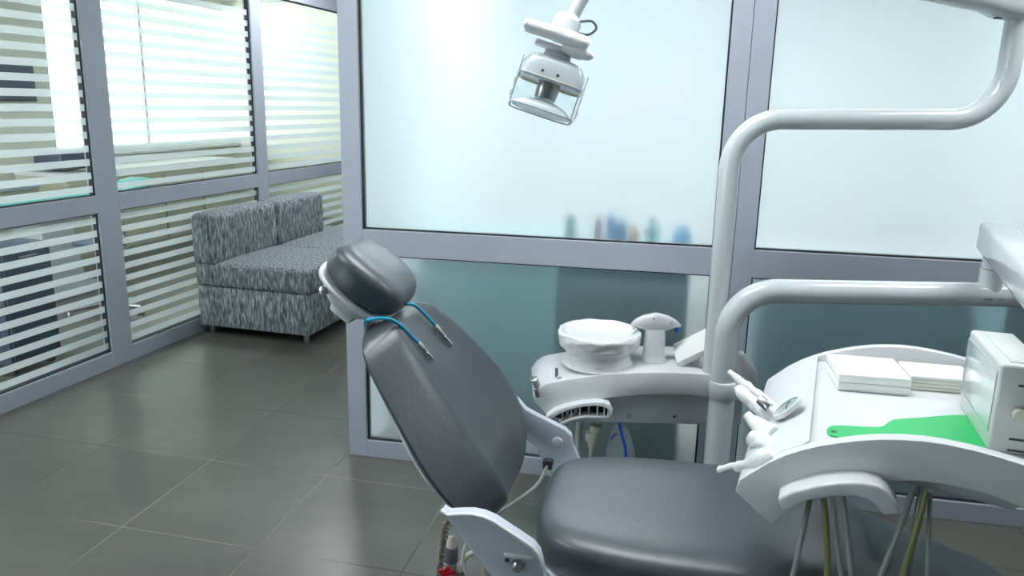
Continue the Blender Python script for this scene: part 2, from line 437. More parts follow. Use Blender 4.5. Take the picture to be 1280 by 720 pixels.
# ------------------------------------------------------------------ dental chair (local: x to the feet, y across and away from the camera)
CA = R(-10.97); CO = Vector((.0855, 1.88, 0))
MC = Matrix.Translation(CO) @ Matrix.Rotation(CA, 4, 'Z')
chair = thing('dental_chair', 'grey upholstered dental chair with reclined backrest and white hinge brackets', 'dental chair', CO, CA)

def sm(t): t = max(0., min(1., t)); return t*t*(3-2*t)
def interp(tab, x):
    if x <= tab[0][0]: return tab[0][1]
    for (a, b_), (c, d) in zip(tab, tab[1:]):
        if x <= c:
            t = (x-a)/(c-a); return b_+(d-b_)*t
    return tab[-1][1]
def curve_tab(tab, n):
    """resample a table smoothly (Catmull-Rom) in n steps"""
    out = []
    for i in range(len(tab)-1):
        p0 = tab[max(i-1, 0)]; p1 = tab[i]; p2 = tab[i+1]; p3 = tab[min(i+2, len(tab)-1)]
        for k in range(n):
            t = k/n
            out.append(tuple(.5*(2*b_+(-a+c)*t+(2*a-5*b_+4*c-d)*t*t+(-a+3*b_-3*c+d)*t**3) for a, b_, c, d in zip(p0, p1, p2, p3)))
    out.append(tab[-1]); return out

def pad_rings(tab, prof, nv=40):
    """tab rows: (s, halfwidth, front height, back height). prof(q)-> front height multiplier, q in -1..1"""
    rings = []
    for s, w, hf, hb in curve_tab(tab, 5):
        ring = []
        for k in range(nv):
            a = 2*PI*k/nv
            c, sn = math.cos(a), math.sin(a)
            q = math.copysign(abs(c)**.62, c)
            if sn >= 0: h = hf*prof(q)*abs(sn)**.45
            else: h = -hb*abs(sn)**.5
            ring.append((s, q*w, h))
        rings.append(ring)
    return rings

# backrest: local frame s up the slope, n out of the front face
sl = Vector((-.574, 0, .819)); nn = Vector((.819, 0, .574)); vv = Vector((0, 1, 0))
MBK = Matrix((( sl.x, vv.x, nn.x, 0), (sl.y, vv.y, nn.y, 0), (sl.z, vv.z, nn.z, 0), (0, 0, 0, 1)))
NB = .252                             # reference plane of the cushion
def back_rings(tab, nv=56):
    """rows: s, near half width, far half width, crest height scale, back depth. The near bolster slopes away from a crease"""
    rings = []
    for s_, wn, wf, hf, hb_ in curve_tab(tab, 6):
        ring = []
        for k in range(nv):
            a = 2*PI*k/nv; c, sn = math.cos(a), math.sin(a)
            q = math.copysign(abs(c)**.7, c); y = q*(wf if q > 0 else wn)
            if sn >= 0:
                if q < -.50: h = .050-.072*((-q-.50)/.50)**1.05
                elif q < -.30: h = .036+.014*sm((-q-.30)/.20)
                elif q < .52: h = .036-.004*math.cos(q*2)
                elif q < .70: h = .036+.012*sm((q-.52)/.18)
                else: h = .048-.050*((q-.70)/.30)**1.4
                h = h*hf-(1-hf)*.035
                h = h*abs(sn)**.12 if h > 0 else h
            else:
                e0 = -.022 if q < 0 else -.002
                h = e0*hf-(1-hf)*.035-(hb_*abs(sn)**.5)*(.35 if q < 0 else .55)
            ring.append((s_, y, h))
        rings.append(ring)
    return rings
tab = [(.486, .05, .06, .10, .004), (.491, .10, .12, .35, .015), (.506, .165, .20, .62, .03), (.540, .215, .30, .83, .045), (.60, .258, .385, 1., .055), (.66, .275, .420, 1.03, .058), (.73, .276, .425, 1.03, .06), (.81, .265, .390, 1.03, .058),
       (.89, .248, .340, 1.02, .055), (.96, .232, .285, 1., .05), (1.01, .212, .235, .95, .045), (1.04, .182, .195, .82, .035), (1.06, .135, .14, .58, .02), (1.069, .08, .08, .3, .008), (1.071, .04, .04, .1, .004)]
MBV = MBK @ Matrix.Translation((0, 0, NB))
bk = MB().loft(back_rings(tab), M=MBV).build('backrest', M_leather, chair, sharp=80)
tab2 = [(s_, .8*(wn+wf)/2, .01, .018) for s_, wn, wf, a, b_ in tab[3:-3]]
MB().loft(pad_rings(tab2, lambda q: 1, 24), M=MBV @ Matrix.Translation((0, .05, -.058))).build('backrest_shell', M_white, chair, sharp=60)

# headrest
hs_a = R(37)
HCN = Vector((-.457, 0, 1.108))
hs = Vector((-math.cos(hs_a), 0, math.sin(hs_a))); hn = Vector((math.sin(hs_a), 0, math.cos(hs_a)))
MH = Matrix(((hs.x, 0, hn.x, HCN.x), (0, 1, 0, 0), (hs.z, 0, hn.z, HCN.z), (0, 0, 0, 1)))
def hprof(q): return .88+.12*sm(abs(q)/.8)
ht = [(-.112, .03, .012, .012), (-.107, .065, .028, .022), (-.085, .100, .048, .034), (-.045, .120, .058, .040), (0, .126, .060, .042), (.045, .120, .058, .040), (.085, .098, .050, .034), (.106, .062, .03, .022), (.111, .03, .012, .012)]
MB().loft(pad_rings(ht, hprof), M=MH).build('headrest', M_leather, chair, sharp=80)
hb = [(s*1.02, w*1.02, .006, .014) for s, w, a, b_ in ht]
sh = MB().loft(pad_rings(hb, lambda q: 1, 32), M=MH @ Matrix.Translation((0, 0, -.042)))
sh.build('headrest_shell', M_white, chair, sharp=60)
hj = MB()
hj.lathe([(0, -.02), (.045, -.02), (.062, -.012), (.07, .004), (.074, .03), (.0, .03)], 28, MH @ Matrix.Translation((.005, -.03, -.075)))
hj.box((-.005, -.03, -.095), (.07, .10, .035), .012, MH)
hj.build('headrest_joint', M_white, chair)
kn = MB(); kn.cyl(MH @ Vector((.055, -.085, -.06)), MH @ Vector((.055, -.12, -.06)), .013, 16, .003); kn.cyl(MH @ Vector((.055, -.05, -.06)), MH @ Vector((.055, -.09, -.06)), .007)
kn.build('headrest_lever', M_chrome, chair)
bar = MB()
for y in (-.022, .022):
    bar.tube([MBK @ Vector((.93, y, NB-.075)), MBK @ Vector((1.06, y, NB-.07)), MH @ Vector((-.06, y, -.085)), MH @ Vector((0, y, -.085))], .008, 10)
bar.build('headrest_bar', M_steel, chair)
# small chrome catch between headrest and backrest
ct = MB(); ct.cyl(MH @ Vector((-.088, -.075, -.055)), MH @ Vector((-.088, -.05, -.05)), .010, 12, .002); ct.tube([MH @ Vector((-.088, -.06, -.05)), MH @ Vector((-.10, -.03, -.06)), MBK @ Vector((1.05, -.03, NB-.05))], .005, 8)
ct.build('headrest_catch', M_steel, chair)

# seat and leg rest
def sprof(q): return 1.0
seatt = [(.020, .05, .02, .03), (.026, .13, .048, .05), (.05, .20, .062, .055), (.10, .245, .068, .06), (.18, .272, .07, .06), (.30, .288, .07, .06), (.45, .292, .07, .06), (.60, .286, .07, .06), (.74, .262, .066, .055), (.90, .232, .06, .05), (1.05, .205, .055, .045), (1.16, .18, .05, .04), (1.21, .14, .035, .03), (1.225, .08, .015, .015)]
def seat_bend(p):
    u = p[0]; dz = 0
    if u > .62: dz = -.5*(u-.62)**2/.5*1.0 if u < .87 else -.0625-.25*(u-.87)*1.0*2*.5
    return (u-.012, p[1], p[2]+.512+dz)
def sq_rings(tab, nv=44):
    rings = []
    for s, w, hf, hb_ in curve_tab(tab, 5):
        ring = []
        for k in range(nv):
            a = 2*PI*k/nv; c, sn = math.cos(a), math.sin(a)
            q = math.copysign(abs(c)**.5, c)
            dish = 1-.07*(1-q*q) if s < .8 else 1+.05*(1-q*q)
            h = (hf*dish*abs(sn)**.55) if sn >= 0 else -hb_*abs(sn)**.5
            wr = .0016*math.sin(9*s+14*q)*noise.noise(Vector((s*6, q*9, 0))) if sn > .3 else 0
            ring.append(seat_bend((s, q*w, h+wr)))
        rings.append(ring)
    return rings
MB().loft(sq_rings(seatt)).build('seat', M_leather, chair, sharp=80)
seat2 = [(s, max(w-.02, .03), .012, .018) for s, w, a, b_ in seatt]
MB().loft([[(p[0], p[1], p[2]-.058) for p in r] for r in sq_rings(seat2, 24)]).build('seat_shell', M_white, chair, sharp=60)

# hinge brackets
def on_v(px, py, v):
    """chair-local x,z of a picture position on the upright plane y = v"""
    r = MC.inverted().to_3x3() @ (Matrix((Xc, Yc, up)) @ Vector((px-640, 360-py, -F))); o = MC.inverted() @ Vector((0, 0, HC))
    t = (v-o.y)/r.y; q = o+r*t; return (q.x, q.z)
near_px = [(552, 636), (560, 642), (575, 641), (590, 641), (604, 644), (618, 650), (633, 660), (650, 671), (666, 682), (674, 692), (678, 706), (680, 722), (676, 736), (662, 748), (645, 748), (628, 740), (610, 716), (590, 690), (571, 667), (556, 645)]
far_px = [(645, 498), (657, 512), (672, 520), (690, 529), (706, 537), (714, 545), (716, 556), (712, 566), (704, 572), (694, 573), (684, 570), (672, 560), (660, 552), (645, 540)]
PLN, PLF = -.372, .345
plates = {-1: [on_v(x, y, PLN) for x, y in near_px], 1: [on_v(x, y, PLF) for x, y in far_px]}
bolt_n = on_v(647, 706, PLN); bolt_f = on_v(697, 553, PLF)
strut = [(.058, .54), (.078, .486), (.10, .44), (.02, .40), (-.035, .42), (-.03, .50)]
for s in (-1, 1):
    plate = plates[s]
    if s < 0: pl = MB().prism(plate, PLN, PLN+.028, .004).build('hinge_bracket', M_bracket, chair)
    else: pl = MB().prism(plate, PLF, PLF+.028, .004).build('hinge_bracket', M_bracket, chair)
    if s < 0:
        top = plate[:11]
        k = MB().prism(top+[(x-.004, z-.006) for x, z in reversed(top)], PLN-.007, PLN+.006, .002)
        k.build('bracket_rim', M_white, pl)
        x0, z0 = on_v(630, 695, PLN); x1, z1 = on_v(667, 694, PLN)
        MB().box(((x0+x1)/2, PLN-.002, (z0+z1)/2), (x1-x0, .012, .007), .003).build('raised_bar', M_white, pl)
        hx_, hz_ = on_v(634, 700, PLN)
        MB().cyl((hx_, PLN+.002, hz_), (hx_, PLN-.0015, hz_), .005, 12).build('screw_hole', M_mark, pl)
        bt = MB().lathe([(0, .018), (.006, .018), (.011, .014), (.0135, .006), (.0135, 0), (0, 0)], 20, Matrix.Translation((bolt_n[0], PLN, bolt_n[1])) @ Matrix.Rotation(R(90), 4, 'X'))
        bt.build('hinge_bolt', M_steel, pl)
        MB().cyl((bolt_n[0], PLN+.02, bolt_n[1]), (bolt_n[0], -.28, bolt_n[1]), .02).build('hinge_axle', M_steel, chair)
    else:
        bt = MB().lathe([(0, .008), (.012, .008), (.017, .005), (.018, 0), (0, 0)], 24, Matrix.Translation((bolt_f[0], PLF, bolt_f[1])) @ Matrix.Rotation(R(90), 4, 'X'))
        bt.build('hinge_cap', M_bracket, pl)
    yy = -.325 if s < 0 else .375
    st2 = [on_v(x, y, yy) for x, y in ((706, 535), (717, 556), (727, 579), (700, 606), (684, 590), (672, 560))] if s > 0 else strut
    MB().prism(st2, yy-.010, yy+.012, .003).build('seat_strut', M_bracket, chair)
fr_ = MB(); fr_.box((.22, .02, .415), (.42, .72, .03), .008); fr_.box((0.045, -.2, .43), (.02, .03, .05), .004)
fr_.build('seat_frame', M_white, chair)
ped = MB(); ped.prism([(.16, .0), (.62, .0), (.62, .05), (.55, .08), (.50, .39), (.20, .39), (.22, .08), (.16, .05)], -.17, .17, .015); ped.box((.42, 0, .025), (.78, .42, .05), .012)
ped.build('pedestal', M_white, chair)
# cables that hang under the far bracket
cb = MB()
cb.tube([(-.02, .275, .50), (-.05, .25, .44), (-.13, .20, .385), (-.20, .14, .35), (-.22, .05, .28), (-.12, .02, .14), (.05, .05, .03)], .0055, 10)
cb.tube([(-.01, .28, .50), (0, .275, .44), (.012, .27, .39), (.03, .24, .30), (.10, .16, .10), (.15, .1, .03)], .0055, 10)
cb.build('cable', M_pvc, chair)
MB().box((-.02, .285, .50), (.03, .03, .03), .006).build('cable_gland', M_dark, chair)

# ------------------------------------------------------------------ bib cord with two clips lying over the backrest
def bkp(v, s, h): return MC @ (MBK @ Vector((s, v, NB+h)))
def onback(px, py, lift):
    """point on the cushion front under a picture position"""
    ray = Matrix((Xc, Yc, up)) @ Vector((px-640, 360-py, -F))
    n_w = (MC.to_3x3() @ nn); p0 = bkp(0, .9, .035+lift)
    t = (p0-Vector((0, 0, HC))).dot(n_w)/ray.dot(n_w)
    return Vector((0, 0, HC))+ray*t
bib = thing('bib_holder_cord', 'cyan bib holder cord with two metal clips draped over the dental chair backrest', 'bib cord')
paths = [[(457, 401), (470, 398), (487, 399), (502, 408), (515, 421), (524, 430)], [(507, 380), (517, 381), (527, 389), (537, 399), (545, 408)]]
c = MB()
for p in paths:
    pts = [onback(x, y, .008 if i > 1 else .012) for i, (x, y) in enumerate(p)]
    c.tube(pts, .0042, 10)
a0 = onback(457, 401, .012); b0 = onback(507, 380, .012)
mid = [MC @ (MBK @ Vector((1.078, -.14, NB-.01))), MC @ (MBK @ Vector((1.085, -.03, NB-.04))), MC @ (MBK @ Vector((1.08, .07, NB-.0)))]
c.tube([a0]+mid+[b0], .0042, 10)
c.build('cord', M_cyan, bib)
for (x0, y0), (x1, y1) in (((524, 430), (542, 449)), ((545, 408), (565, 431))):
    p0, p1 = onback(x0, y0, .008), onback(x1, y1, .006)
    d = p1-p0
    MB().cyl(p0-d*.05, p0+d*.25, .0062, 12, .001).build('cord_end', M_ivory, bib)
    k = MB(); k.cyl(p0+d*.22, p0+d*.5, .0055, 10); side = d.cross(MC.to_3x3() @ nn).normalized()
    up_n = (MC.to_3x3() @ nn)
    for sg in (-1, 1):
        k.tube([p0+d*.45+side*.002*sg, p0+d*.62+side*.006*sg+up_n*.003*sg, p0+d*.85+side*.003*sg, p0+d*1.02], .0028, 8)
    k.cyl(p0+d*.5-side*.008, p0+d*.5+side*.008, .0028, 8); k.cyl(p0+d*.6-side*.007, p0+d*.6+side*.007, .0022, 8)
    k.build('clip', M_steel, bib)

# ------------------------------------------------------------------ water unit: post, cuspidor body
unit = thing('cuspidor_unit', 'white cuspidor unit with curved top on a tall post behind the dental chair', 'dental unit', (.72, 2.5, 0))
U = Vector((.72, 2.5, 0))
def UB(): return MB()
def rel(o, off=U):
    for v in o.data.vertices: v.co -= off
    return o
topc = [(.080, .562), (.10, .592), (.125, .612), (.165, .622), (.22, .633), (.282, .644), (.35, .652), (.43, .659), (.53, .663), (.62, .662), (.70, .657), (.78, .645), (.825, .632)]
botc = [(.825, .560), (.70, .574), (.62, .580), (.52, .580), (.45, .577), (.36, .566), (.28, .552), (.21, .532), (.15, .505), (.135, .493), (.085, .545)]
rel(MB().prism(topc+botc, 2.55, 2.86, .006).build('body', M_white, unit))
rel(MB().prism([(.20, .47), (.22, .462), (.82, .462), (.82, .60), (.45, .60), (.30, .56), (.22, .52)], 2.575, 2.84, .006).build('lower_panel', M_greyplastic, unit))
rel(MB().prism([(.80, .60), (.872, .60), (.868, .655), (.815, .725), (.80, .715)], 2.60, 2.64, .006).build('holder_fin', M_white, unit))
# printed marks on the lower panel
mk = MB()
for q in ((.419, .427, .4955, .4975), (.419, .427, .4805, .4825)): mk.box(((q[0]+q[1])/2, 2.5745, (q[2]+q[3])/2), (q[1]-q[0], .001, q[3]-q[2]))
mk.box((.417, 2.5745, .489), (.002, .001, .013)); mk.box((.429, 2.5745, .489), (.002, .001, .013))
rel(mk.build('printed_icon', M_mark, unit, flat=True)); mk = MB(); mk.box((.582, 2.5745, .493), (.010, .001, .003)); mk.box((.581, 2.5745, .488), (.006, .001, .007)); mk.box((.589, 2.5745, .494), (.005, .001, .004), 0)
rel(mk.build('printed_icon', M_mark, unit, flat=True))
# ribbed under handle on the left
outer = [(.128, .503), (.16, .528), (.20, .545), (.25, .557), (.295, .562), (.325, .560), (.348, .552), (.356, .535), (.352, .512), (.345, .508)]
inner = [(.338, .510), (.342, .530), (.334, .540), (.315, .546), (.29, .548), (.25, .543), (.205, .531), (.17, .514), (.142, .494)]
h = MB().prism(outer+inner, 2.515, 2.575, .002)
low = [(.175, .478), (.21, .497), (.26, .510), (.345, .508), (.345, .500), (.26, .500), (.21, .487), (.18, .470)]
h.prism(low, 2.52, 2.575, .002)
for x, za, zb in ((.185, .478, .524), (.215, .492, .536), (.245, .503, .543), (.275, .504, .547), (.305, .504, .547), (.328, .504, .543)):
    h.box((x, 2.55, (za+zb)/2), (.004, .045, zb-za))
for (x0, z0), (x1, z1) in (((.188, .482), (.213, .532)), ((.19, .522), (.213, .498)), ((.217, .532), (.243, .508)), ((.217, .498), (.243, .538))):
    h.cyl((x0, 2.54, z0), (x1, 2.54, z1), .002, 6)
rel(h.build('ribbed_handle', M_white, unit))
rel(MB().prism([(.135, .495), (.20, .530), (.26, .545), (.335, .545), (.345, .50), (.26, .50), (.19, .475)], 2.56, 2.60).build('handle_recess', M_dark, unit))
# small fittings on the left end
kk = MB(); kk.cyl((.095, 2.57, .595), (.086, 2.56, .625), .012, 16, .002); kk.cyl((.083, 2.555, .622), (.080, 2.55, .632), .015, 16, .003); kk.cyl((.10, 2.535, .57), (.09, 2.535, .60), .010, 12, .002)
rel(kk.build('end_knob', M_steel, unit))
kk = MB(); kk.box((0, 0, 0), (.011, .014, .035), .003, Matrix.Translation((.163, 2.60, .636)) @ Matrix.Rotation(R(-55), 4, 'X') @ Matrix.Rotation(R(0), 4, 'Y'))
rel(kk.build('toggle_switch', M_mark, unit))
kk = MB(); kk.cyl((.170, 2.575, .622), (.170, 2.575, .632), .009, 12, .002)
rel(kk.build('toggle_button', M_greyplastic, unit))
# pillar, collar, tubes
rel(MB().cyl((.722, 2.5, 0), (.722, 2.5, .60), .0435, 32).build('pillar', M_enamel, unit))
rel(MB().box((.722, 2.56, .51), (.05, .09, .09), .008).build('pillar_clamp', M_white, unit))
rel(MB().lathe([(0, 0), (.0455, 0), (.0475, .003), (.0475, .052), (.045, .060), (.038, .064), (0, .064)], 32, Matrix.Translation((.722, 2.5, .595))).build('collar', M_enamel, unit))
tp = fillet([(.718, 2.5, .65), (.718, 2.5, .970), (1.660, 2.5, .975)], .155, 12)
rel(MB().tube(tp, .0395, 28, smooth=False).build('tray_arm_tube', M_enamel, unit))
ec = MB(); ec.lathe([(0, .02), (.02, .0195), (.033, .014), (.039, .004), (.0395, 0), (0, 0)], 28, Matrix.Translation((1.660, 2.5, .975)) @ Matrix.Rotation(R(90), 4, 'Y'))
ec = rel(ec.build('tube_end_cap', M_enamel, unit))
up_ = fillet([(.704, 2.585, .60), (.704, 2.585, 1.519), (1.545, 2.55, 1.535), (1.545, 2.55, 1.87)], .16, 12)
rel(MB().tube(up_, .0335, 28, smooth=False).build('lamp_arm_tube', M_enamel, unit))
# print on the tray arm tube
tx = MB(); cx, cz, rr_ = 1.542, .975, .0397
for i, (x, w_) in enumerate(((1.533, .004), (1.539, .003), (1.545, .004), (1.551, .005), (1.562, .003), (1.574, .022))):
    a = R(-12); tx.box((x+w_/2, 2.5-rr_*math.cos(a), cz+rr_*math.sin(a)), (w_, .001, .006 if i < 4 else .002))
rel(tx.build('printed_text', M_mark, unit, flat=True))

# rotating column and bracket arm to the tray
TH = R(-22.2); T0 = Vector((.566, 1.368, 0))
A_ = Vector((math.cos(TH), math.sin(TH), 0)); D_ = Vector((-math.sin(TH), math.cos(TH), 0))
riser = Vector((1.565, 2.5, 0))
bx = MB(); bx.cyl((1.567, 2.5, .99), (1.567, 2.5, 1.06), .0365, 28); bx.cyl((1.567, 2.5, 1.062), (1.567, 2.5, 1.13), .0335, 28)
rel(bx.build('riser', M_enamel, unit))
AR = R(-114)
Mar = Matrix.Translation((1.585, 2.53, 1.156)) @ Matrix.Rotation(AR, 4, 'Z')
bx = MB(); bx.box((.545, 0, 0), (1.17, .105, .095), .014, Mar, 3)
rel(bx.build('tray_bracket_arm', M_enamel, unit))
sc_ = MB(); sc_.box((-.041, .02, -.01), (.002, .004, .012), 0, Mar); rel(sc_.build('screw_slot', M_mark, unit))
# tray column down from the arm
armend = Mar @ Vector((1.08, 0, 0))

# lamp arm on top of the tall tube
J = Vector((1.545, 2.55, 1.90))
la = MB(); la.cyl((1.545, 2.55, 1.862), (1.545, 2.55, 1.95), .05, 28, .01)
rel(la.build('lamp_arm_joint', M_enamel, unit))
LE = Vector((.36, 2.22, 2.00))
dv = (LE-J)
b = MB(); rg = []
Yl = Vector((0, 0, 1)).cross(dv.normalized()).normalized(); Zl = dv.normalized().cross(Yl).normalized()
for t, w_, h_ in ((-.035, .030, .03), (-.03, .045, .05), (0, .052, .056), (.06, .052, .056), (.10, .044, .046), (.5, .036, .034), (.95, .028, .028), (1., .024, .024), (1.02, .012, .012)):
    c0 = J+dv*t+Vector((0, 0, -.01))
    rg.append([c0+Yl*w_*math.copysign(abs(math.cos(a))**.6, math.cos(a))+Zl*h_*math.copysign(abs(math.sin(a))**.6, math.sin(a)) for a in [2*PI*k/24 for k in range(24)]])
b.loft(rg); rel(b.build('lamp_arm', M_enamel, unit, sharp=50))
rel(MB().cyl(J+Vector((-.045, -.062, -.035)), J+Vector((-.045, -.048, -.035)), .005, 10).build('screw', M_mark, unit))
rel(MB().box(J+Vector((-.07, -.02, -.058)), (.018, .02, .010)).build('arm_notch', M_mark, unit))

# ------------------------------------------------------------------ operating lamp
LB = Vector((.138, 2.2, 1.765))
lamp = thing('operating_lamp', 'white dental operating lamp with clear guard hanging in front of frosted glass', 'operating lamp', LB)
ML = Matrix.Rotation(R(17), 4, 'Y') @ Matrix.Rotation(R(-8), 4, 'X')
MB().tube([(0, 0, .0), (.028, 0, .055), (.07, .005, .12), (.12, .01, .18), (.17, .015, .22), (LE-LB)], .0175, 16).build('stem', M_enamel, lamp)
MB().lathe([(0, .045), (.022, .044), (.034, .036), (.038, .024), (.038, -.022), (.034, -.030), (0, -.030)], 28, ML @ Matrix.Translation((-.006, 0, -.022))).build('hub', M_enamel, lamp)
MB().tube([ML @ Vector(p) for p in ((.026, -.02, .008), (.055, -.022, .018), (.072, -.02, .005), (.058, -.018, -.016), (.03, -.018, -.022))], .0032, 8).build('cable_loop', M_mark, lamp)
gr = MB(); gr.tube([ML @ Vector(p) for p in ((-.104, -.048, -.052), (-.098, -.048, -.052), (-.03, -.052, -.050), (.045, -.052, -.050), (.062, -.05, -.052))], .015, 16, rad=[.0135, .0175, .0185, .020, .014])
gr.tube([ML @ Vector(p) for p in ((.0, -.045, -.075), (.05, -.045, -.075), (.075, -.045, -.072), (.082, -.045, -.066))], .012, 14, rad=[.010, .016, .014, .006])
gr.build('wrapped_handle', M_film, lamp)
MB().box((0, 0, 0), (.135, .035, .016), .007, ML @ Matrix.Translation((-.005, -.02, -.078))).build('yoke', M_white, lamp)
nk = MB(); nk.lathe([(0, -.075), (.036, -.075), (.038, -.085), (.034, -.088), (.038, -.094), (.034, -.099), (.036, -.112), (0, -.112)], 24, ML @ Matrix.Translation((-.003, 0, 0)))
nk.build('ribbed_neck', M_greyplastic, lamp)
# housing: dome over a transparent guard
def rrect(w, d, z, e=.45, n_=36, off=0):
    return [ML @ Vector((off+w*math.copysign(abs(math.cos(a))**e, math.cos(a)), d*math.copysign(abs(math.sin(a))**e, math.sin(a)), z)) for a in [2*PI*k/n_ for k in range(n_)]]
MB().loft([rrect(.034, .03, -.100), rrect(.060, .045, -.106), rrect(.076, .055, -.120), rrect(.085, .061, -.142), rrect(.087, .063, -.165), rrect(.083, .06, -.167)]).build('housing', M_housing, lamp)
MB().tube(rrect(.0865, .0625, -.1665)+rrect(.0865, .0625, -.1665)[:1], .0017, 8, smooth=False).build('seal', M_yellow, lamp)
gd = MB(); gd.loft([rrect(.045, .045, -.104), rrect(.072, .058, -.112), rrect(.088, .066, -.135), rrect(.092, .068, -.165), rrect(.092, .068, -.235), rrect(.090, .067, -.246), rrect(.084, .062, -.250)], cap=False)
gd.build('clear_guard', M_lens, lamp)
rim = MB(); rim.tube(rrect(.088, .066, -.249)+rrect(.088, .066, -.249)[:1], .0022, 8, smooth=False)
rim.tube(rrect(.092, .068, -.168)+rrect(.092, .068, -.168)[:1], .0013, 8, smooth=False)
for sx in (-1, 1):
    for sy in (-1, 1):
        rim.cyl(ML @ Vector((sx*.089, sy*.064, -.13)), ML @ Vector((sx*.089, sy*.064, -.247)), .0018, 8)
rim.build('guard_rim', M_greyplastic, lamp)
for x in (-.03, .012): MB().cyl(ML @ Vector((x, -.06, -.152)), ML @ Vector((x, -.064, -.152)), .004, 10).build('screw', M_mark, lamp)
MB().lathe([(0, -.168), (.030, -.168), (.031, -.185), (.029, -.212), (0, -.212)], 24, ML).build('bulb_shield', M_steel, lamp)
rf = MB(); rg = []
for i in range(7):
    t = i/6; rg.append(rrect(.082*(1-.0*t)*math.sin(max(.06, (1-t))*PI/2), .060*math.sin(max(.06, (1-t))*PI/2), -.247+.032*math.sin(t*PI/2), e=.8))
rf.loft(rg); rf.build('reflector', M_reflector, lamp)
for x in (-.088, .088):
    for z in (-.19, -.225): MB().box((x*1.05, -.02, z), (.004, .02, .012), .001, ML).build('guard_clip', M_greyplastic, lamp)

# ------------------------------------------------------------------ things on the cuspidor
bowl = thing('spittoon_bowl', 'round white spittoon bowl wrapped in crinkled white film', 'spittoon', (.316, 2.685, .64))
def crinkle(amt, sc_=22):
    def f(v):
        n_ = noise.noise(Vector((v.x*sc_, v.y*sc_, v.z*sc_*2.4)))+.5*noise.noise(Vector((v.x*60, v.y*60, v.z*110)))
        r = math.hypot(v.x, v.y)
        if r < 1e-4: return v
        k = 1+amt*n_/max(r, .03)
        return Vector((v.x*k, v.y*k, v.z+amt*.3*n_))
    return f
prof = [(.0, .008), (.120, .008), (.124, .012), (.122, .024), (.117, .038), (.113, .050), (.115, .058), (.128, .066), (.139, .078), (.145, .092), (.148, .108), (.149, .122), (.146, .130), (.140, .131), (.134, .127), (.124, .118), (.105, .108), (.08, .102), (.05, .100), (.02, .099), (0, .099)]
pp = curve_tab(prof, 3)
MB().lathe([(max(0, r), z) for r, z in pp], 72, fn=crinkle(.0065)).build('wrapped_bowl', M_film, bowl, sharp=60)

fc = thing('water_filler', 'white cup filler tap with lens-shaped head and blue nozzle', 'tap', (.515, 2.68, .664))
rg = []
for z, w_, d_ in ((0, .046, .04), (.012, .042, .036), (.03, .039, .032), (.08, .037, .03), (.118, .036, .020)):
    rg.append([(w_*math.copysign(abs(math.cos(a))**.6, math.cos(a)), d_*math.sin(a), z) for a in [2*PI*k/24 for k in range(24)]])
MB().loft(rg).build('column', M_white, fc)
rg = []
for x, h_, d_, zc in ((-.089, .001, .001, .130), (-.086, .005, .008, .132), (-.07, .014, .018, .138), (-.045, .025, .020, .1405), (0, .034, .024, .1425), (.045, .025, .020, .1405), (.07, .014, .018, .138), (.086, .006, .008, .132), (.091, .001, .001, .130)):
    rg.append([(x, d_*math.copysign(abs(math.cos(a))**.5, math.cos(a)), zc+h_*math.sin(a)) for a in [2*PI*k/24 for k in range(24)]])
MB().loft([r for r in rg]).build('head', M_white, fc, sharp=60)
MB().tube([(.072, -.005, .128), (.075, -.006, .115), (.073, -.006, .108)], .007, 12, rad=[.005, .009, .006]).build('blue_nozzle', M_blue, fc)
MB().cyl((-.075, -.004, .130), (-.08, -.004, .116), .006, 12, .001).build('bowl_nozzle', M_ivory, fc)
MB().cyl((-.012, -.018, .158), (-.012, -.0235, .158), .0025, 8).build('dot', M_mark, fc); ik = MB()
ik.box((.050, -.0192, .144), (.001, .001, .011)); ik.box((.056, -.0185, .144), (.001, .001, .011)); ik.box((.053, -.0189, .1495), (.006, .001, .001)); ik.box((.053, -.0189, .1385), (.006, .001, .001)); ik.box((.063, -.0172, .142), (.0015, .001, .008))
ik.build('printed_icon', M_mark, fc, flat=True)

Mpk = Matrix.Translation((.655, 2.655, .725)) @ Matrix.Rotation(R(-16), 4, 'Z') @ Matrix.Rotation(R(-33), 4, 'Y') @ Matrix.Rotation(R(22), 4, 'X')
pk = MB(); pk.box((0, 0, 0), (.150, .115, .024), .003, Mpk)
pk = pk.build('paper_pad', M_paper); tag(pk, 'tilted stack of white paper lying beside the tap on the cuspidor', 'paper stack')
kk = MB(); kk.cyl((.66, 2.66, .655), (.66, 2.66, .705), .018, 16, .003)
kk = kk.build('hose_outlet', M_white); kk.parent = unit; rel(kk)

# hoses, valve and bag that hang under the cuspidor
hz = MB()
hz.tube([(.262, 2.66, .47), (.255, 2.65, .38), (.26, 2.64, .25), (.30, 2.66, .10), (.40, 2.7, .02)], .013, 12)
hz.tube([(.32, 2.66, .47), (.315, 2.65, .42)], .007, 10); hz.tube([(.34, 2.66, .47), (.33, 2.65, .42)], .007, 10)
rel(hz.build('hose', M_pvc, unit))
vl = MB(); vl.cyl((.302, 2.63, .345), (.302, 2.63, .37), .016, 16, .003); vl.cyl((.302, 2.63, .368), (.302, 2.63, .405), .025, 20, .004); vl.cyl((.312, 2.63, .403), (.315, 2.63, .43), .022, 20, .004); vl.cyl((.322, 2.64, .43), (.325, 2.65, .465), .008, 12); vl.cyl((.302, 2.63, .02), (.302, 2.63, .35), .009, 12)
rel(vl.build('valve', M_ivory, unit))
bag = thing('plastic_bag', 'clear plastic bag with blue contents hanging under the cuspidor', 'bag', (.395, 2.60, .462))
rg = []
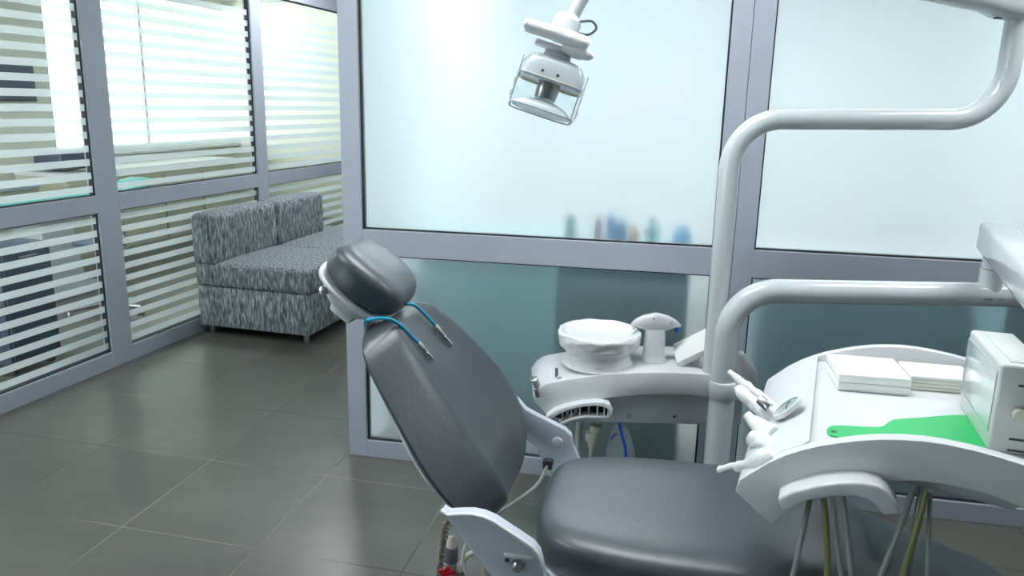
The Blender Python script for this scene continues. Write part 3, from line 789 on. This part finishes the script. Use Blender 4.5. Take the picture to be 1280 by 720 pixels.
for i, (z, w_, d_) in enumerate(((0, .010, .006), (-.02, .022, .012), (-.05, .035, .018), (-.085, .045, .022), (-.13, .052, .025), (-.17, .050, .022), (-.19, .035, .012))):
    ring = []
    for k in range(24):
        a = 2*PI*k/24; nz = 1+.18*noise.noise(Vector((k*.9, i*1.3, 0)))
        ring.append((w_*math.cos(a)*nz+(.012*i/6), d_*math.sin(a)*nz, z))
    rg.append(ring)
MB().loft(rg).build('film', M_bag, bag, sharp=20)
bs = MB(); bs.tube([(-.004, -.014, -.005), (.008, -.02, -.05), (.022, -.024, -.10), (.03, -.02, -.17)], .005, 8); bs.tube([(-.03, -.012, -.07), (-.02, -.016, -.05), (-.01, -.014, -.045)], .0025, 8)
bs.build('blue_strip', M_blue, bag)

# ------------------------------------------------------------------ delivery tray (local: x right, y away, z up), rotated with its arm
TZ = .93
tray = thing('instrument_tray_unit', 'white arched instrument tray unit hanging over the dental chair seat', 'instrument tray', T0, TH)
arc = [(-.122, .826), (-.116, .852), (-.10, .868), (-.067, .899), (-.04, .919), (-.013, .935), (.02, .951), (.052, .963), (.085, .974), (.116, .982), (.15, .988), (.185, .992), (.22, .9925), (.26, .990), (.30, .985), (.34, .978), (.38, .971), (.42, .955), (.46, .934), (.50, .905), (.53, .876), (.55, .852)]
arb = [(.49, .775), (.44, .842), (.40, .870), (.35, .898), (.32, .908), (.288, .915), (.226, .918), (.19, .916), (.152, .908), (.12, .899), (.087, .888), (.045, .868), (.004, .838), (-.05, .772)]
full = arc+arb
lowm = [p for p in arc if p[0] <= -.012]+[(.0, .945), (.0, TZ), (.43, TZ), (.43, .950)]+[p for p in arc if p[0] >= .45]+arb
# back edge of the left shoulder sits a little farther right, as in the photo
b = MB(); b.prism(full, -.03, .0, .003); b.prism(lowm, -.001, .575, 0); b.prism(full, .574, .60, .003)
b.build('body', M_white, tray)
MB().box((.215, .2875, TZ+.001), (.41, .555, .003), .0012).build('tray_mat', M_white, tray)
grip_o = [(-.043, .838), (-.02, .857), (.02, .878), (.06, .893), (.095, .900), (.12, .899), (.136, .890), (.148, .875), (.160, .853)]
grip_i = [(.134, .845), (.122, .860), (.108, .868), (.085, .871), (.05, .862), (.01, .845), (-.030, .812)]
MB().prism([(x, z+.018) for x, z in grip_o+grip_i], -.085, -.025, .006, seg=3).build('grip_handle', M_white, tray)
MB().prism([(.156, .925), (.158, .886), (.24, .880), (.35, .868), (.36, .93)], .02, .45, .004).build('under_box', M_greyplastic, tray)
MB().cyl((.222, .05, .865), (.222, .05, .90), .011, 14, .002).build('stub', M_white, tray)
# bracket column joining the tray to its arm
rp = Matrix.Rotation(-TH, 3, 'Z') @ (armend-T0); rp = Vector((rp.x, rp.y, 0))
cc = MB(); cc.cyl((rp.x, rp.y, .90), (rp.x, rp.y, 1.12), .032, 24, .004)
cc.build('column', M_enamel, tray)
# right part of the unit carries the viewer and joins the column
# gauge
Mg = Matrix.Translation((-.046, .20, .926)) @ Matrix.Rotation(R(-44), 4, 'Y') @ Matrix.Scale(1.22, 4)
MB().lathe([(0, .006), (.026, .006), (.028, .004), (.028, 0), (0, 0)], 32, Mg).build('gauge', M_gauge, tray)
g2 = MB(); g2.lathe([(.0255, .0062), (.0255, .0085), (.0285, .0075), (.0295, 0)], 32, Mg); g2.build('gauge_rim', M_white, tray)
g3 = MB(); g3.box((0, .0, .007), (.002, .020, .001), 0, Mg); g3.box((.004, .016, .0068), (.007, .004, .001), 0, Mg); g3.build('gauge_needle', M_mark, tray)
MB().box((-.006, -.012, .0068), (.010, .010, .001), 0, Mg).build('gauge_mark', M_gaugegreen, tray)
# hoses
def ld(dx, dy, z): return (dx, dy, z)
hg = [(M_pvc, .0055, [(.02, .06, .86), (.005, .03, .70), (-.012, 0, .50), (.0, .05, .28), (.12, .2, .25)]),
      (M_pvc, .005, [(.045, .08, .87), (.065, .05, .76), (.10, .02, .60), (.125, .03, .42), (.16, .15, .30)]),
      (M_pvc, .006, [(.06, .09, .87), (.085, .06, .76), (.115, .02, .62), (.14, .03, .44), (.2, .2, .30)]),
      (M_olive, .006, [(.022, .07, .86), (.045, .05, .78), (.062, .02, .66), (.070, .0, .50), (.12, .10, .30)]),
      (M_pvc, .006, [(.205, .10, .90), (.18, .06, .78), (.145, .02, .64), (.12, .0, .50), (.14, .15, .30)]),
      (M_pvc, .007, [(.213, .11, .90), (.208, .08, .78), (.20, .04, .60), (.20, .03, .42), (.22, .2, .30)]),
      (M_olive, .0065, [(.225, .10, .90), (.205, .06, .76), (.180, .02, .62), (.165, .0, .50), (.2, .2, .30)]),
      (M_pvc, .004, [(.222, .12, .90), (.232, .08, .76), (.240, .03, .60), (.245, .02, .45), (.25, .2, .30)])]
for m_, r_, p in hg:
    MB().tube(p, r_, 10).build('hose', m_, tray)

def ML2W(): return Matrix.Translation(T0) @ Matrix.Rotation(TH, 4, 'Z')
MT = ML2W()
# instruments wrapped in film, resting in the holders at the left end
def hx(M, p): return M @ Vector(p)
inst = [
    ('top', (-.075, .36), (-.155, .475), .955, .012, 'white film wrapped instrument lying farthest back in the tray holders, touching the post'),
    ('ring', (-.06, .30), (-.14, .40), .945, .013, 'white handpiece with a steel ring, second in the tray holders'),
    ('mid', (-.07, .21), (-.15, .30), .925, .014, 'short white film wrapped instrument in the middle of the tray holders'),
    ('low', (-.085, .15), (-.145, .17), .905, .015, 'stubby white film wrapped instrument below the middle one in the tray holders'),
    ('front', (-.095, .07), (-.20, .14), .875, .015, 'white film wrapped instrument with twisted tip, nearest the camera in the tray holders')]
def at(px, py, D):
    r = Matrix((Xc, Yc, up)) @ Vector((px-640, 360-py, -F)); p0 = MT @ Vector((0, D, 0)); nD = MT.to_3x3() @ Vector((0, 1, 0))
    t = (p0-Vector((0, 0, HC))).dot(nD)/r.dot(nD); return Vector((0, 0, HC))+r*t
paths = [
    [((975, 522), .30), ((958, 502), .32), ((940, 488), .34), ((922, 474), .36), ((911, 465), .37)],
    [((968, 530), .24), ((955, 517), .26), ((940, 502), .28), ((927, 491), .30), ((923, 484), .31)],
    [((970, 545), .13), ((958, 541), .15), ((948, 532), .17), ((940, 525), .19), ((933, 519), .20)],
    [((972, 562), .07), ((962, 557), .09), ((952, 552), .11), ((945, 549), .12), ((941, 553), .13)],
    [((968, 570), -.0), ((955, 577), .0), ((938, 583), .03), ((918, 583), .06), ((900, 587), .08)]]
rads = [[.013, .011, .010, .009, .0085], [.013, .013, .0125, .013, .010], [.018, .020, .015, .010, .008], [.012, .015, .016, .017, .012], [.016, .020, .015, .007, .007]]
for (k, a, b_, z, r_, lab), path, rd in zip(inst, paths, rads):
    t = thing('wrapped_handpiece', lab, 'dental instrument', at(*path[0][0], path[0][1]), 0, 'handpieces in the tray holders')
    pts = [at(*p, d)-t.location for p, d in path]
    m = MB().tube(pts, r_, 18, rad=[q*1.15 for q in rd], res=10)
    for v in m.bm.verts:
        n_ = noise.noise((v.co+t.location)*55); v.co += Vector((n_, n_*.6, n_))*.0028
    m.build('film_wrap', M_film, t, sharp=60)
    if k == 'ring':
        q0 = pts[0]+(pts[1]-pts[0])*.3; q1 = pts[1]+(pts[2]-pts[1])*.25
        o_ = at(950, 499, .25)-t.location; o2 = at(962, 510, .235)-t.location
        MB().cyl(o_, o2, .0115, 18, .001).build('steel_ring', M_steel, t)
        MB().tube([o2, at(972, 519, .22)-t.location], .009, 12).build('tail', M_white, t)
# holder cups where the instruments sit
for (px, py), d, (qx, qy) in (((966, 520), .28, (981, 500)), ((972, 541), .22, (984, 522)), ((972, 556), .13, (984, 545)), ((968, 577), .06, (982, 566))):
    p0 = MT.inverted() @ at(px, py, d); p1 = MT.inverted() @ at(qx, qy, d)
    dd = (p1-p0).normalized(); e0 = p0-dd*.004
    MB().box((0, 0, 0), (.026, .034, .030), .007, Matrix.Translation(e0+Vector((.004, 0, -.006))) @ Matrix.Rotation(R(-40), 4, 'Y')).build('holder_cup', M_white, tray)

# green spatula
def onz(px, py, z):
    r = Matrix((Xc, Yc, up)) @ Vector((px-640, 360-py, -F)); return Vector((0, 0, HC))+r*((z-HC)/r.z)
sz = TZ+.0025
outl = [(1033, 539), (1036, 535.5), (1042, 533.8), (1052, 533.5), (1075, 535), (1098, 535.6), (1104, 534.5), (1110, 530), (1116, 526.5), (1125, 525.4), (1150, 523.8), (1175, 521.6), (1195, 520.3), (1213, 521), (1222, 537), (1233, 560), (1229, 567), (1200, 566), (1150, 556), (1115, 552.5), (1100, 551.5), (1085, 550), (1060, 548.5), (1045, 547.5), (1037, 545.5), (1033.5, 542.5)]
pts = [onz(x, y, sz) for x, y in outl]
cen = sum(pts, Vector())/len(pts); cen.z = sz
spt = thing('green_spatula', 'bright green plastic mixing spatula lying on the white tray', 'spatula', cen)
b = bmesh.new(); f = b.faces.new([b.verts.new(p-cen) for p in pts]); r_ = bmesh.ops.extrude_face_region(b, geom=[f])
for v in r_['geom']:
    if isinstance(v, bmesh.types.BMVert): v.co.z += .0035
bmesh.ops.recalc_face_normals(b, faces=b.faces)
MB().add(b).build('blade', M_green, spt, sharp=30)
hp = onz(1042, 539.5, sz+.0037)-cen
MB().cyl(hp, hp+Vector((0, 0, .0004)), .0055, 14).build('hang_hole', M_mark, spt)

# napkin stacks
def napkins(pxl, pxr, pyf, pyb, h_, label, edge, N):
    z0 = TZ+.0025
    p0, p1 = onz(pxl, pyf, z0), onz(pxr, pyf, z0); pb = onz(pxl, pyb, z0+h_)
    w_ = (p1-p0).length; rz = R(-11); ux = Vector((math.cos(rz), math.sin(rz), 0)); w_ *= 1.02; p1 = p0+ux*w_; uy = Vector((-ux.y, ux.x, 0))
    l_ = min((pb-p0).dot(uy), .155)
    lim = (MT.inverted() @ (p1+uy*l_)).y                      # keep clear of the rear wall of the tray
    if lim > .565: l_ -= (lim-.565)
    t = thing('napkin_stack', label, 'napkins', (p0+p1)/2+uy*l_/2, rz, 'napkin stacks')
    for i in range(N):
        hh = h_/N; jx = random.uniform(-.001, .001)
        b = MB(); b.box((jx, jx*.7, hh*(i+.5)), (w_, l_, hh*.985), min(.004, hh*.3), None, 2)
        b.build('napkin', M_paper if (i == N-1 or not edge) else M_paperedge, t)
napkins(1046, 1127, 488, 440, .040, 'left stack of folded white napkins on the tray', False, 2)
napkins(1136, 1209, 487, 439, .034, 'right stack of folded napkins with cream edges beside the viewer box', True, 4)

# x-ray viewer box
VO = MT @ Vector((.311, .125, TZ+.0025))
VA = TH+R(-5)
vw = thing('film_viewer_box', 'white x-ray film viewer box with knob standing at right end of the tray', 'film viewer', VO, TH+R(4))
VH = .172
b = MB(); b.box((.041, .125, VH/2), (.082, .25, VH), .007, None, 3)
b.build('case', M_viewer, vw)
MB().box((-.0005, .125, VH*.56), (.003, .226, VH*.66), .001).build('screen', M_screen, vw)
s2 = MB(); zb = VH*.56-VH*.33
for q in ((.125, zb-.002, .23, .002), (.125, zb+VH*.66+.002, .23, .002)): s2.box((-.0008, q[0], q[1]), (.003, q[2], q[3]))
for y in (.010, .240): s2.box((-.0008, y, VH*.56), (.003, .002, VH*.67))
s2.build('screen_groove', M_greyplastic, vw)
MB().box((.045, .12, VH+.0005), (.05, .20, .002), .0008).build('top_panel', M_viewer, vw)
MB().cyl((.040, .0, .082), (.040, -.018, .082), .012, 18, .002).build('knob', M_ivory, vw)
for z in (.135, .030, .008): MB().box((.052, -.0005, z), (.038, .003, .004), .001).build('slot', M_mark, vw)

# ------------------------------------------------------------------ plumbing on the floor under the chair
def plumb(px, py, y):
    r = Matrix((Xc, Yc, up)) @ Vector((px-640, 360-py, -F)); return Vector((0, 0, HC))+r*(y/r.y)
pipe = thing('braided_hose', 'braided metal water hose rising left of the grey pipe under the chair', 'hose', plumb(545, 735, 2.2))
p = [plumb(548, 790, 2.2), plumb(549, 720, 2.2), plumb(553, 690, 2.2), plumb(558, 655, 2.2), plumb(566, 640, 2.2)]
p = [q-pipe.location for q in p]
q0 = p[0]; q0.z = -pipe.location.z
MB().tube(p, .011, 14).build('hose', M_brass, pipe)
rb = MB()
for i in range(14):
    t = i/13; a = p[1].lerp(p[3], t); dr = (p[3]-p[1]).normalized()
    if i % 1 == 0: rb.cyl(a-dr*.0025, a+dr*.0025, .0128, 14)
rb.build('ring', M_chrome, pipe)
dr_ = thing('drain_pipe', 'grey drain pipe with pale cone top and red valve handles under the chair', 'pipe', (plumb(564, 700, 2.17).x, 2.17, 0))
c0 = plumb(566, 664, 2.17); cz0 = c0.z
z_ = lambda py: plumb(566, py, 2.17).z
MB().cyl((0, 0, 0), (0, 0, z_(701)), .0185, 20).build('pipe', M_greyplastic, dr_)
MB().cyl((0, 0, z_(701)), (0, 0, z_(683)), .0215, 20, .001).build('sleeve', mat('slate_plastic', (.12, .13, .15), .5), dr_)
MB().lathe([(.016, 0), (.0155, .010), (.012, .024), (.007, .034), (0, .037)], 20, Matrix.Translation((0, 0, z_(683)))).build('cone_top', M_ivory, dr_)
for zz, dx in ((z_(706), -.012), (z_(716), .008)):
    vb = MB().cyl((dx, -.012, zz), (dx, -.038, zz), .008, 12, .001).build('valve_body', M_chrome, dr_)
    hh = MB()
    for k in range(3):
        a = R(90+120*k); hh.box((0, 0, 0), (.030, .009, .015), .004, Matrix.Translation((dx+.010*math.cos(a)*1.3, -.04, zz+.010*math.sin(a)*.6)) @ Matrix.Rotation(-a*.6, 4, 'Y'))
    hh.build('red_handle', M_red, dr_)
el = thing('elbow_hose', 'cream elbow hose bending over beside the red valve handles', 'hose', (plumb(580, 720, 2.15).x, 2.15, 0))
P5 = [(574, 760), (576, 715), (580, 700), (588, 692), (597, 692), (606, 700)]
pts = [plumb(a, b_, 2.15)-el.location for a, b_ in P5]; pts[0].z = 0; pts.append(Vector((.06, .1, .0)))
MB().tube(pts, .009, 12).build('hose', M_ivory, el)
MB().cyl(pts[1]-Vector((0, 0, .02)), pts[1]+Vector((0, 0, .004)), .014, 12, .002).build('nut', M_brass, el)
co_ = thing('coiled_hose', 'dark coiled hose under the near hinge bracket of the chair', 'hose', (plumb(615, 720, 2.1).x, 2.1, 0))
pts = []
s0, s1 = plumb(600, 695, 2.1)-co_.location, plumb(640, 735, 2.1)-co_.location
for i in range(60):
    t = i/59; a = t*2*PI*4.5; c_ = s0.lerp(s1, t); pts.append(c_+Vector((0, .012*math.cos(a), .012*math.sin(a))))
pts.append(Vector((.08, .05, 0)))
MB().tube(pts, .004, 8, res=2).build('coil', M_mark, co_)

# ------------------------------------------------------------------ corridor sofa
SOO = Vector((-2.518, 3.598, 0))+Vector((.2633, .9647, 0))*1.505+Vector((.9647, -.2633, 0))*.012
SA = R(74.74-90)      # local x = away from the striped wall, local y = along the wall away from the camera
sofa = thing('sofa', 'grey flecked fabric two-seat sofa standing against the striped glass wall', 'sofa', SOO, SA)
def cushion(d, bev, bulge=0.):
    b = bmesh.new(); bmesh.ops.create_cube(b, size=1); bmesh.ops.scale(b, vec=d, verts=b.verts)
    bmesh.ops.bevel(b, geom=b.edges[:], offset=bev, segments=4, profile=.5, affect='EDGES')
    bmesh.ops.triangulate(b, faces=[]) if False else None
    return b
def soft(c, d, bev, name, parent):
    b = bmesh.new(); bmesh.ops.create_grid(b, x_segments=1, y_segments=1, size=.5); b.free()
    nx = 14; rings = []
    m_ = MB()
    # rounded-box via superquadric-like sampling
    U_, V_ = 48, 24
    rr = []
    for i in range(V_+1):
        ph = -PI/2+PI*i/V_; cz_, sz_ = math.cos(ph), math.sin(ph); ring = []
        for k in range(U_):
            th = 2*PI*k/U_; cx_, sx_ = math.cos(th), math.sin(th)
            e1, e2 = .16, .13
            fx = math.copysign(abs(cx_)**e2, cx_)*abs(cz_)**e1; fy = math.copysign(abs(sx_)**e2, sx_)*abs(cz_)**e1; fz = math.copysign(abs(sz_)**e1, sz_)
            ring.append((c[0]+d[0]/2*fx, c[1]+d[1]/2*fy, c[2]+d[2]/2*fz))
        rr.append(ring)
    m_.loft(rr)
    return m_.build(name, M_fabric, parent, sharp=180)
def padded(c, d, name, bev=.03, bul=.012):
    b = MB().box((0, 0, 0), d, bev, None, 4)
    bmesh.ops.subdivide_edges(b.bm, edges=[e for e in b.bm.edges if e.calc_length() > .12], cuts=6, use_grid_fill=True)
    for v in b.bm.verts:
        x, y, z = v.co.x/d[0]*2, v.co.y/d[1]*2, v.co.z/d[2]*2
        gx = max(0, 1-x*x); gy = max(0, 1-y*y); gz = max(0, 1-z*z)
        v.co.z += math.copysign(bul*gx*gy, v.co.z) if abs(z) > .5 else 0
        if abs(x) > .8: v.co.x += math.copysign(bul*.7*gy*gz, v.co.x)
        if abs(y) > .8: v.co.y += math.copysign(bul*.7*gx*gz, v.co.y)
        v.co += Vector(c)
    return b.build(name, M_fabric, sofa, sharp=60)
W1, W2 = .75, 1.75
MB().box((.425, W1/2, .195), (.82, W1-.006, .27), .012).build('base', M_fabric, sofa)
MB().box((.425, (W1+W2)/2, .195), (.82, W2-W1-.006, .27), .012).build('base', M_fabric, sofa)
padded((.425, W1/2, .412), (.85, W1-.012, .165), 'seat_cushion')
padded((.425, (W1+W2)/2, .412), (.85, W2-W1-.012, .165), 'seat_cushion')
padded((.09, W1/2-.01, .648), (.18, W1-.0, .335), 'back_cushion', .035)
padded((.09, (W1+1.44)/2, .648), (.18, 1.44-W1, .335), 'back_cushion', .035)
for x in (.07, .78):
    for y in (.06, W1-.06, W2-.06):
        MB().cyl((x, y, 0), (x, y, .062), .018, 16, .003).build('foot', M_steel, sofa)

# ------------------------------------------------------------------ things behind the striped glass (in the frame of that wall: x along, y deeper)
def LW(x, y, z=0.): return MWL @ Vector((x, y, z))
# counter with drawers under the window
def counter(name, x0, x1, y0, y1, h_, m_, top, label, nd_=3):
    t = thing(name, label, 'cabinet', LW(x0, y0), WA)
    MB().box(((x1-x0)/2, (y1-y0)/2, (h_-.04)/2+.0), (x1-x0, y1-y0, h_-.04), .004).build('body', m_, t, flat=True)
    MB().box(((x1-x0)/2, (y1-y0)/2-.01, h_-.02), (x1-x0+.02, y1-y0+.02, .04), .006).build('worktop', top, t, flat=True)
    w_ = (x1-x0)/nd_
    for i in range(nd_):
        d = MB().box((w_*(i+.5), -.009, (h_-.14)/2+.06), (w_-.02, .018, h_-.18), .003).build('door', m_, t, flat=True)
        MB().box((w_*(i+.5), -.028, h_-.16), (.14, .015, .012), .004).build('handle', M_steel, d)
    return t
counter('low_cabinet', 2.9, 5.4, 2.35, 2.92, .86, M_counter, M_white, 'cream low cabinet under the bright window beyond the striped glass', 4)
counter('side_cabinet', .3, 2.6, 2.35, 2.92, .80, M_counter, M_greyplastic, 'cream cabinet row left of the window beyond the striped glass', 4)
mon = thing('wall_monitor', 'dark wall monitor on the cream wall behind the left striped pane', 'monitor', LW(2.92, 2.93, 1.53), WA)
MB().box((0, 0, .13), (.62, .04, .36), .008).build('frame', M_black, mon); MB().box((0, -.022, .13), (.58, .003, .32)).build('screen', M_navy, mon)
MB().box((0, .035, .13), (.12, .05, .12), .004).build('wall_mount', M_dark, mon)
mn2 = thing('desk_monitor', 'dark monitor standing on the cream cabinet row', 'monitor', LW(2.2, 2.6, .80), WA)
MB().box((0, 0, .25), (.44, .03, .26), .006).build('screen', M_black, mn2); MB().box((0, .02, .08), (.05, .03, .14), .004).build('neck', M_black, mn2); MB().box((0, .01, .008), (.22, .16, .016), .004).build('foot', M_black, mn2)
mn3 = thing('printer', 'dark office printer standing on the low cabinet below the window', 'printer', LW(3.15, 2.62, .86), WA)
MB().box((0, 0, .10), (.34, .32, .17), .02).build('body', M_navy, mn3); MB().box((0, -.2, .05), (.24, .1, .012), .003).build('paper_tray', M_black, mn3)
# turquoise treatment chair
tc_ = thing('treatment_chair', 'turquoise treatment chair with white base beyond the left striped pane', 'dental chair', LW(1.72, 1.75), WA)
MB().box((.15, 0, .68), (1.0, .50, .10), .04, None, 3).build('seat', M_turq, tc_)
MB().box((0, 0, 0), (.62, .46, .10), .04, Matrix.Translation((.93, 0, .72)) @ Matrix.Rotation(R(-8), 4, 'Y'), 3).build('backrest', M_turq, tc_)
MB().box((0, 0, 0), (.22, .26, .08), .035, Matrix.Translation((1.33, 0, .79)) @ Matrix.Rotation(R(-8), 4, 'Y'), 3).build('headrest', M_turq, tc_)
b = MB(); b.prism([(.1, .03), (.6, .03), (.55, .1), (.45, .61), (.15, .61), (.2, .1)], -.14, .14, .02); b.box((.35, 0, .02), (.8, .44, .04), .01); b.box((.35, 0, .615), (1.2, .40, .04), .015); b.build('base', M_white, tc_)
# its lamp arm
la_ = thing('lamp_stand', 'thin white lamp arm arching beyond the left striped pane', 'lamp', LW(1.75, 2.2), WA)
MB().tube([(0, 0, 0), (0, 0, .9), (0, 0, 1.5), (-.1, 0, 1.9), (-.5, -.1, 1.98), (-.9, -.2, 1.95)], .022, 14).build('arm', M_white, la_)
MB().box((-.98, -.22, 1.90), (.24, .14, .08), .02).build('lamp_head', M_white, la_); MB().cyl((0, 0, 0), (0, 0, .03), .2, 28, .005).build('base', M_white, la_)
# dark rolling cart
ct_ = thing('rolling_cart', 'dark blue rolling drawer cart behind the lowest left striped pane', 'cart', LW(.60, .58), WA)
MB().box((0, 0, .40), (.34, .40, .66), .01).build('body', M_navy, ct_)
for i in range(3): 
    d = MB().box((0, -.206, .19+.21*i), (.31, .012, .19), .004).build('drawer', M_navy, ct_); MB().box((0, -.218, .25+.21*i), (.12, .012, .01), .003).build('handle', M_steel, d)
for x in (-.13, .13):
    for y in (-.15, .15): MB().cyl((x-.01, y, .03), (x+.01, y, .03), .03, 16).build('castor', M_dark, ct_); 
MB().box((0, 0, .05), (.3, .34, .04), .004).build('base_plate', M_dark, ct_)
# stool
st_ = thing('rolling_stool', 'grey rolling stool beyond the left striped pane', 'stool', LW(1.7, .9), WA)
MB().lathe([(0, .50), (.14, .50), (.175, .52), (.18, .545), (.165, .57), (0, .575)], 32).build('seat', M_navy, st_)
MB().cyl((0, 0, .07), (0, 0, .50), .022, 16).build('column', M_steel, st_)
for k in range(5):
    a = 2*PI*k/5; l = MB(); l.cyl((0, 0, .09), (.24*math.cos(a), .24*math.sin(a), .06), .014, 10); l.cyl((.24*math.cos(a), .24*math.sin(a), 0), (.24*math.cos(a), .24*math.sin(a), .055), .022, 12, .004); l.build('leg', M_steel, st_)

# ------------------------------------------------------------------ things behind the frosted partition (in its frame)
def PW(x, y, z=0.): return MP @ Vector((x, y, z))
dk = thing('storage_cabinet', 'dark teal cabinet seen blurred behind the large lower frosted pane', 'cabinet', PW(.895, .15), PA)
MB().box((.27, .20, .485), (.55, .38, .97), .004).build('body', M_cabinet, dk, flat=True)
d = MB().box((.27, .395, .49), (.50, .015, .86), .003).build('door', M_cabinet, dk, flat=True); MB().box((.10, .41, .6), (.015, .02, .14), .004).build('handle', M_steel, d)
dk.rotation_euler = (0, 0, PA)
cols = [('green', (.16, .42, .34), .925, .13, .018), ('red', (.50, .14, .13), 1.045, .125, .014), ('blue', (.10, .36, .70), 1.10, .145, .017), ('navy', (.10, .26, .55), 1.145, .12, .020), ('orange', (.90, .32, .10), 1.20, .085, .017), ('teal', (.24, .62, .60), 1.275, .12, .020), ('light blue', (.16, .50, .85), 1.40, .10, .030)]
order = ['leftmost', 'second from left', 'third from left', 'middle', 'third from right', 'second from right', 'rightmost']
for (cn, cc_, x, hh, rr_), od in zip(cols, order):
    t = thing('bottle', '%s bottle blurred behind frosted glass, %s of the seven' % (cn, od), 'bottle', PW(x, .29, .972), PA, 'bottles behind the frosted glass')
    mt = mat('bottle_'+cn.replace(' ', '_'), cc_, .4)
    MB().lathe([(0, 0), (rr_*1.25, 0), (rr_*1.25, hh*.72), (rr_*.5, hh*.82), (rr_*.45, hh*.86), (0, hh*.86)], 20).build('body', mt, t)
    MB().lathe([(0, hh*.84), (rr_*.55, hh*.84), (rr_*.55, hh), (0, hh)], 16).build('cap', mt, t)
bn = thing('low_counter', 'grey blue low cabinet seen blurred behind the left part of the large lower frosted pane', 'cabinet', PW(.10, .80), PA)
MB().box((.38, .25, .42), (.76, .50, .84), .004).build('body', M_paleteal, bn, flat=True)
for i in range(2):
    d = MB().box((.19+.38*i, -.01, .42), (.36, .02, .76), .003).build('door', M_paleteal, bn, flat=True); MB().box((.19+.38*i, -.028, .72), (.12, .015, .012), .003).build('handle', M_steel, d)
lc = thing('long_counter', 'grey blue counter seen blurred behind the right lower frosted pane', 'cabinet', PW(1.75, .5), PA)
MB().box((.6, .3, .41), (1.2, .58, .82), .004).build('body', M_greyblue, lc, flat=True); MB().box((.6, .3, .84), (1.24, .62, .04), .004).build('worktop', M_white, lc, flat=True)
for i in range(3): 
    d = MB().box((.2+.4*i, -.0, .42), (.38, .02, .70), .003).build('door', M_greyblue, lc, flat=True); MB().box((.2+.4*i, -.02, .7), (.12, .015, .012), .003).build('handle', M_steel, d)
tb = thing('side_cupboard', 'dark cabinet seen blurred at the right end of the lower frosted panes', 'cabinet', PW(2.62, .13), PA)
MB().box((.3, .17, .45), (.6, .34, .90), .004).build('body', M_cabinet, tb, flat=True); MB().box((.3, .17, .91), (.62, .36, .02), .004).build('top', M_greyplastic, tb, flat=True)

# ------------------------------------------------------------------ render look
SC.view_settings.view_transform = 'Standard'; SC.view_settings.look = 'None'; SC.view_settings.gamma = 1.; SC.view_settings.exposure = 0.
SC.view_settings.use_curve_mapping = False
SC.cycles.use_denoising = True
SC.cycles.caustics_reflective = False; SC.cycles.caustics_refractive = False
SC.cycles.max_bounces = 14; SC.cycles.diffuse_bounces = 6; SC.cycles.glossy_bounces = 5; SC.cycles.transmission_bounces = 8; SC.cycles.transparent_max_bounces = 24
SC.cycles.sample_clamp_indirect = 6
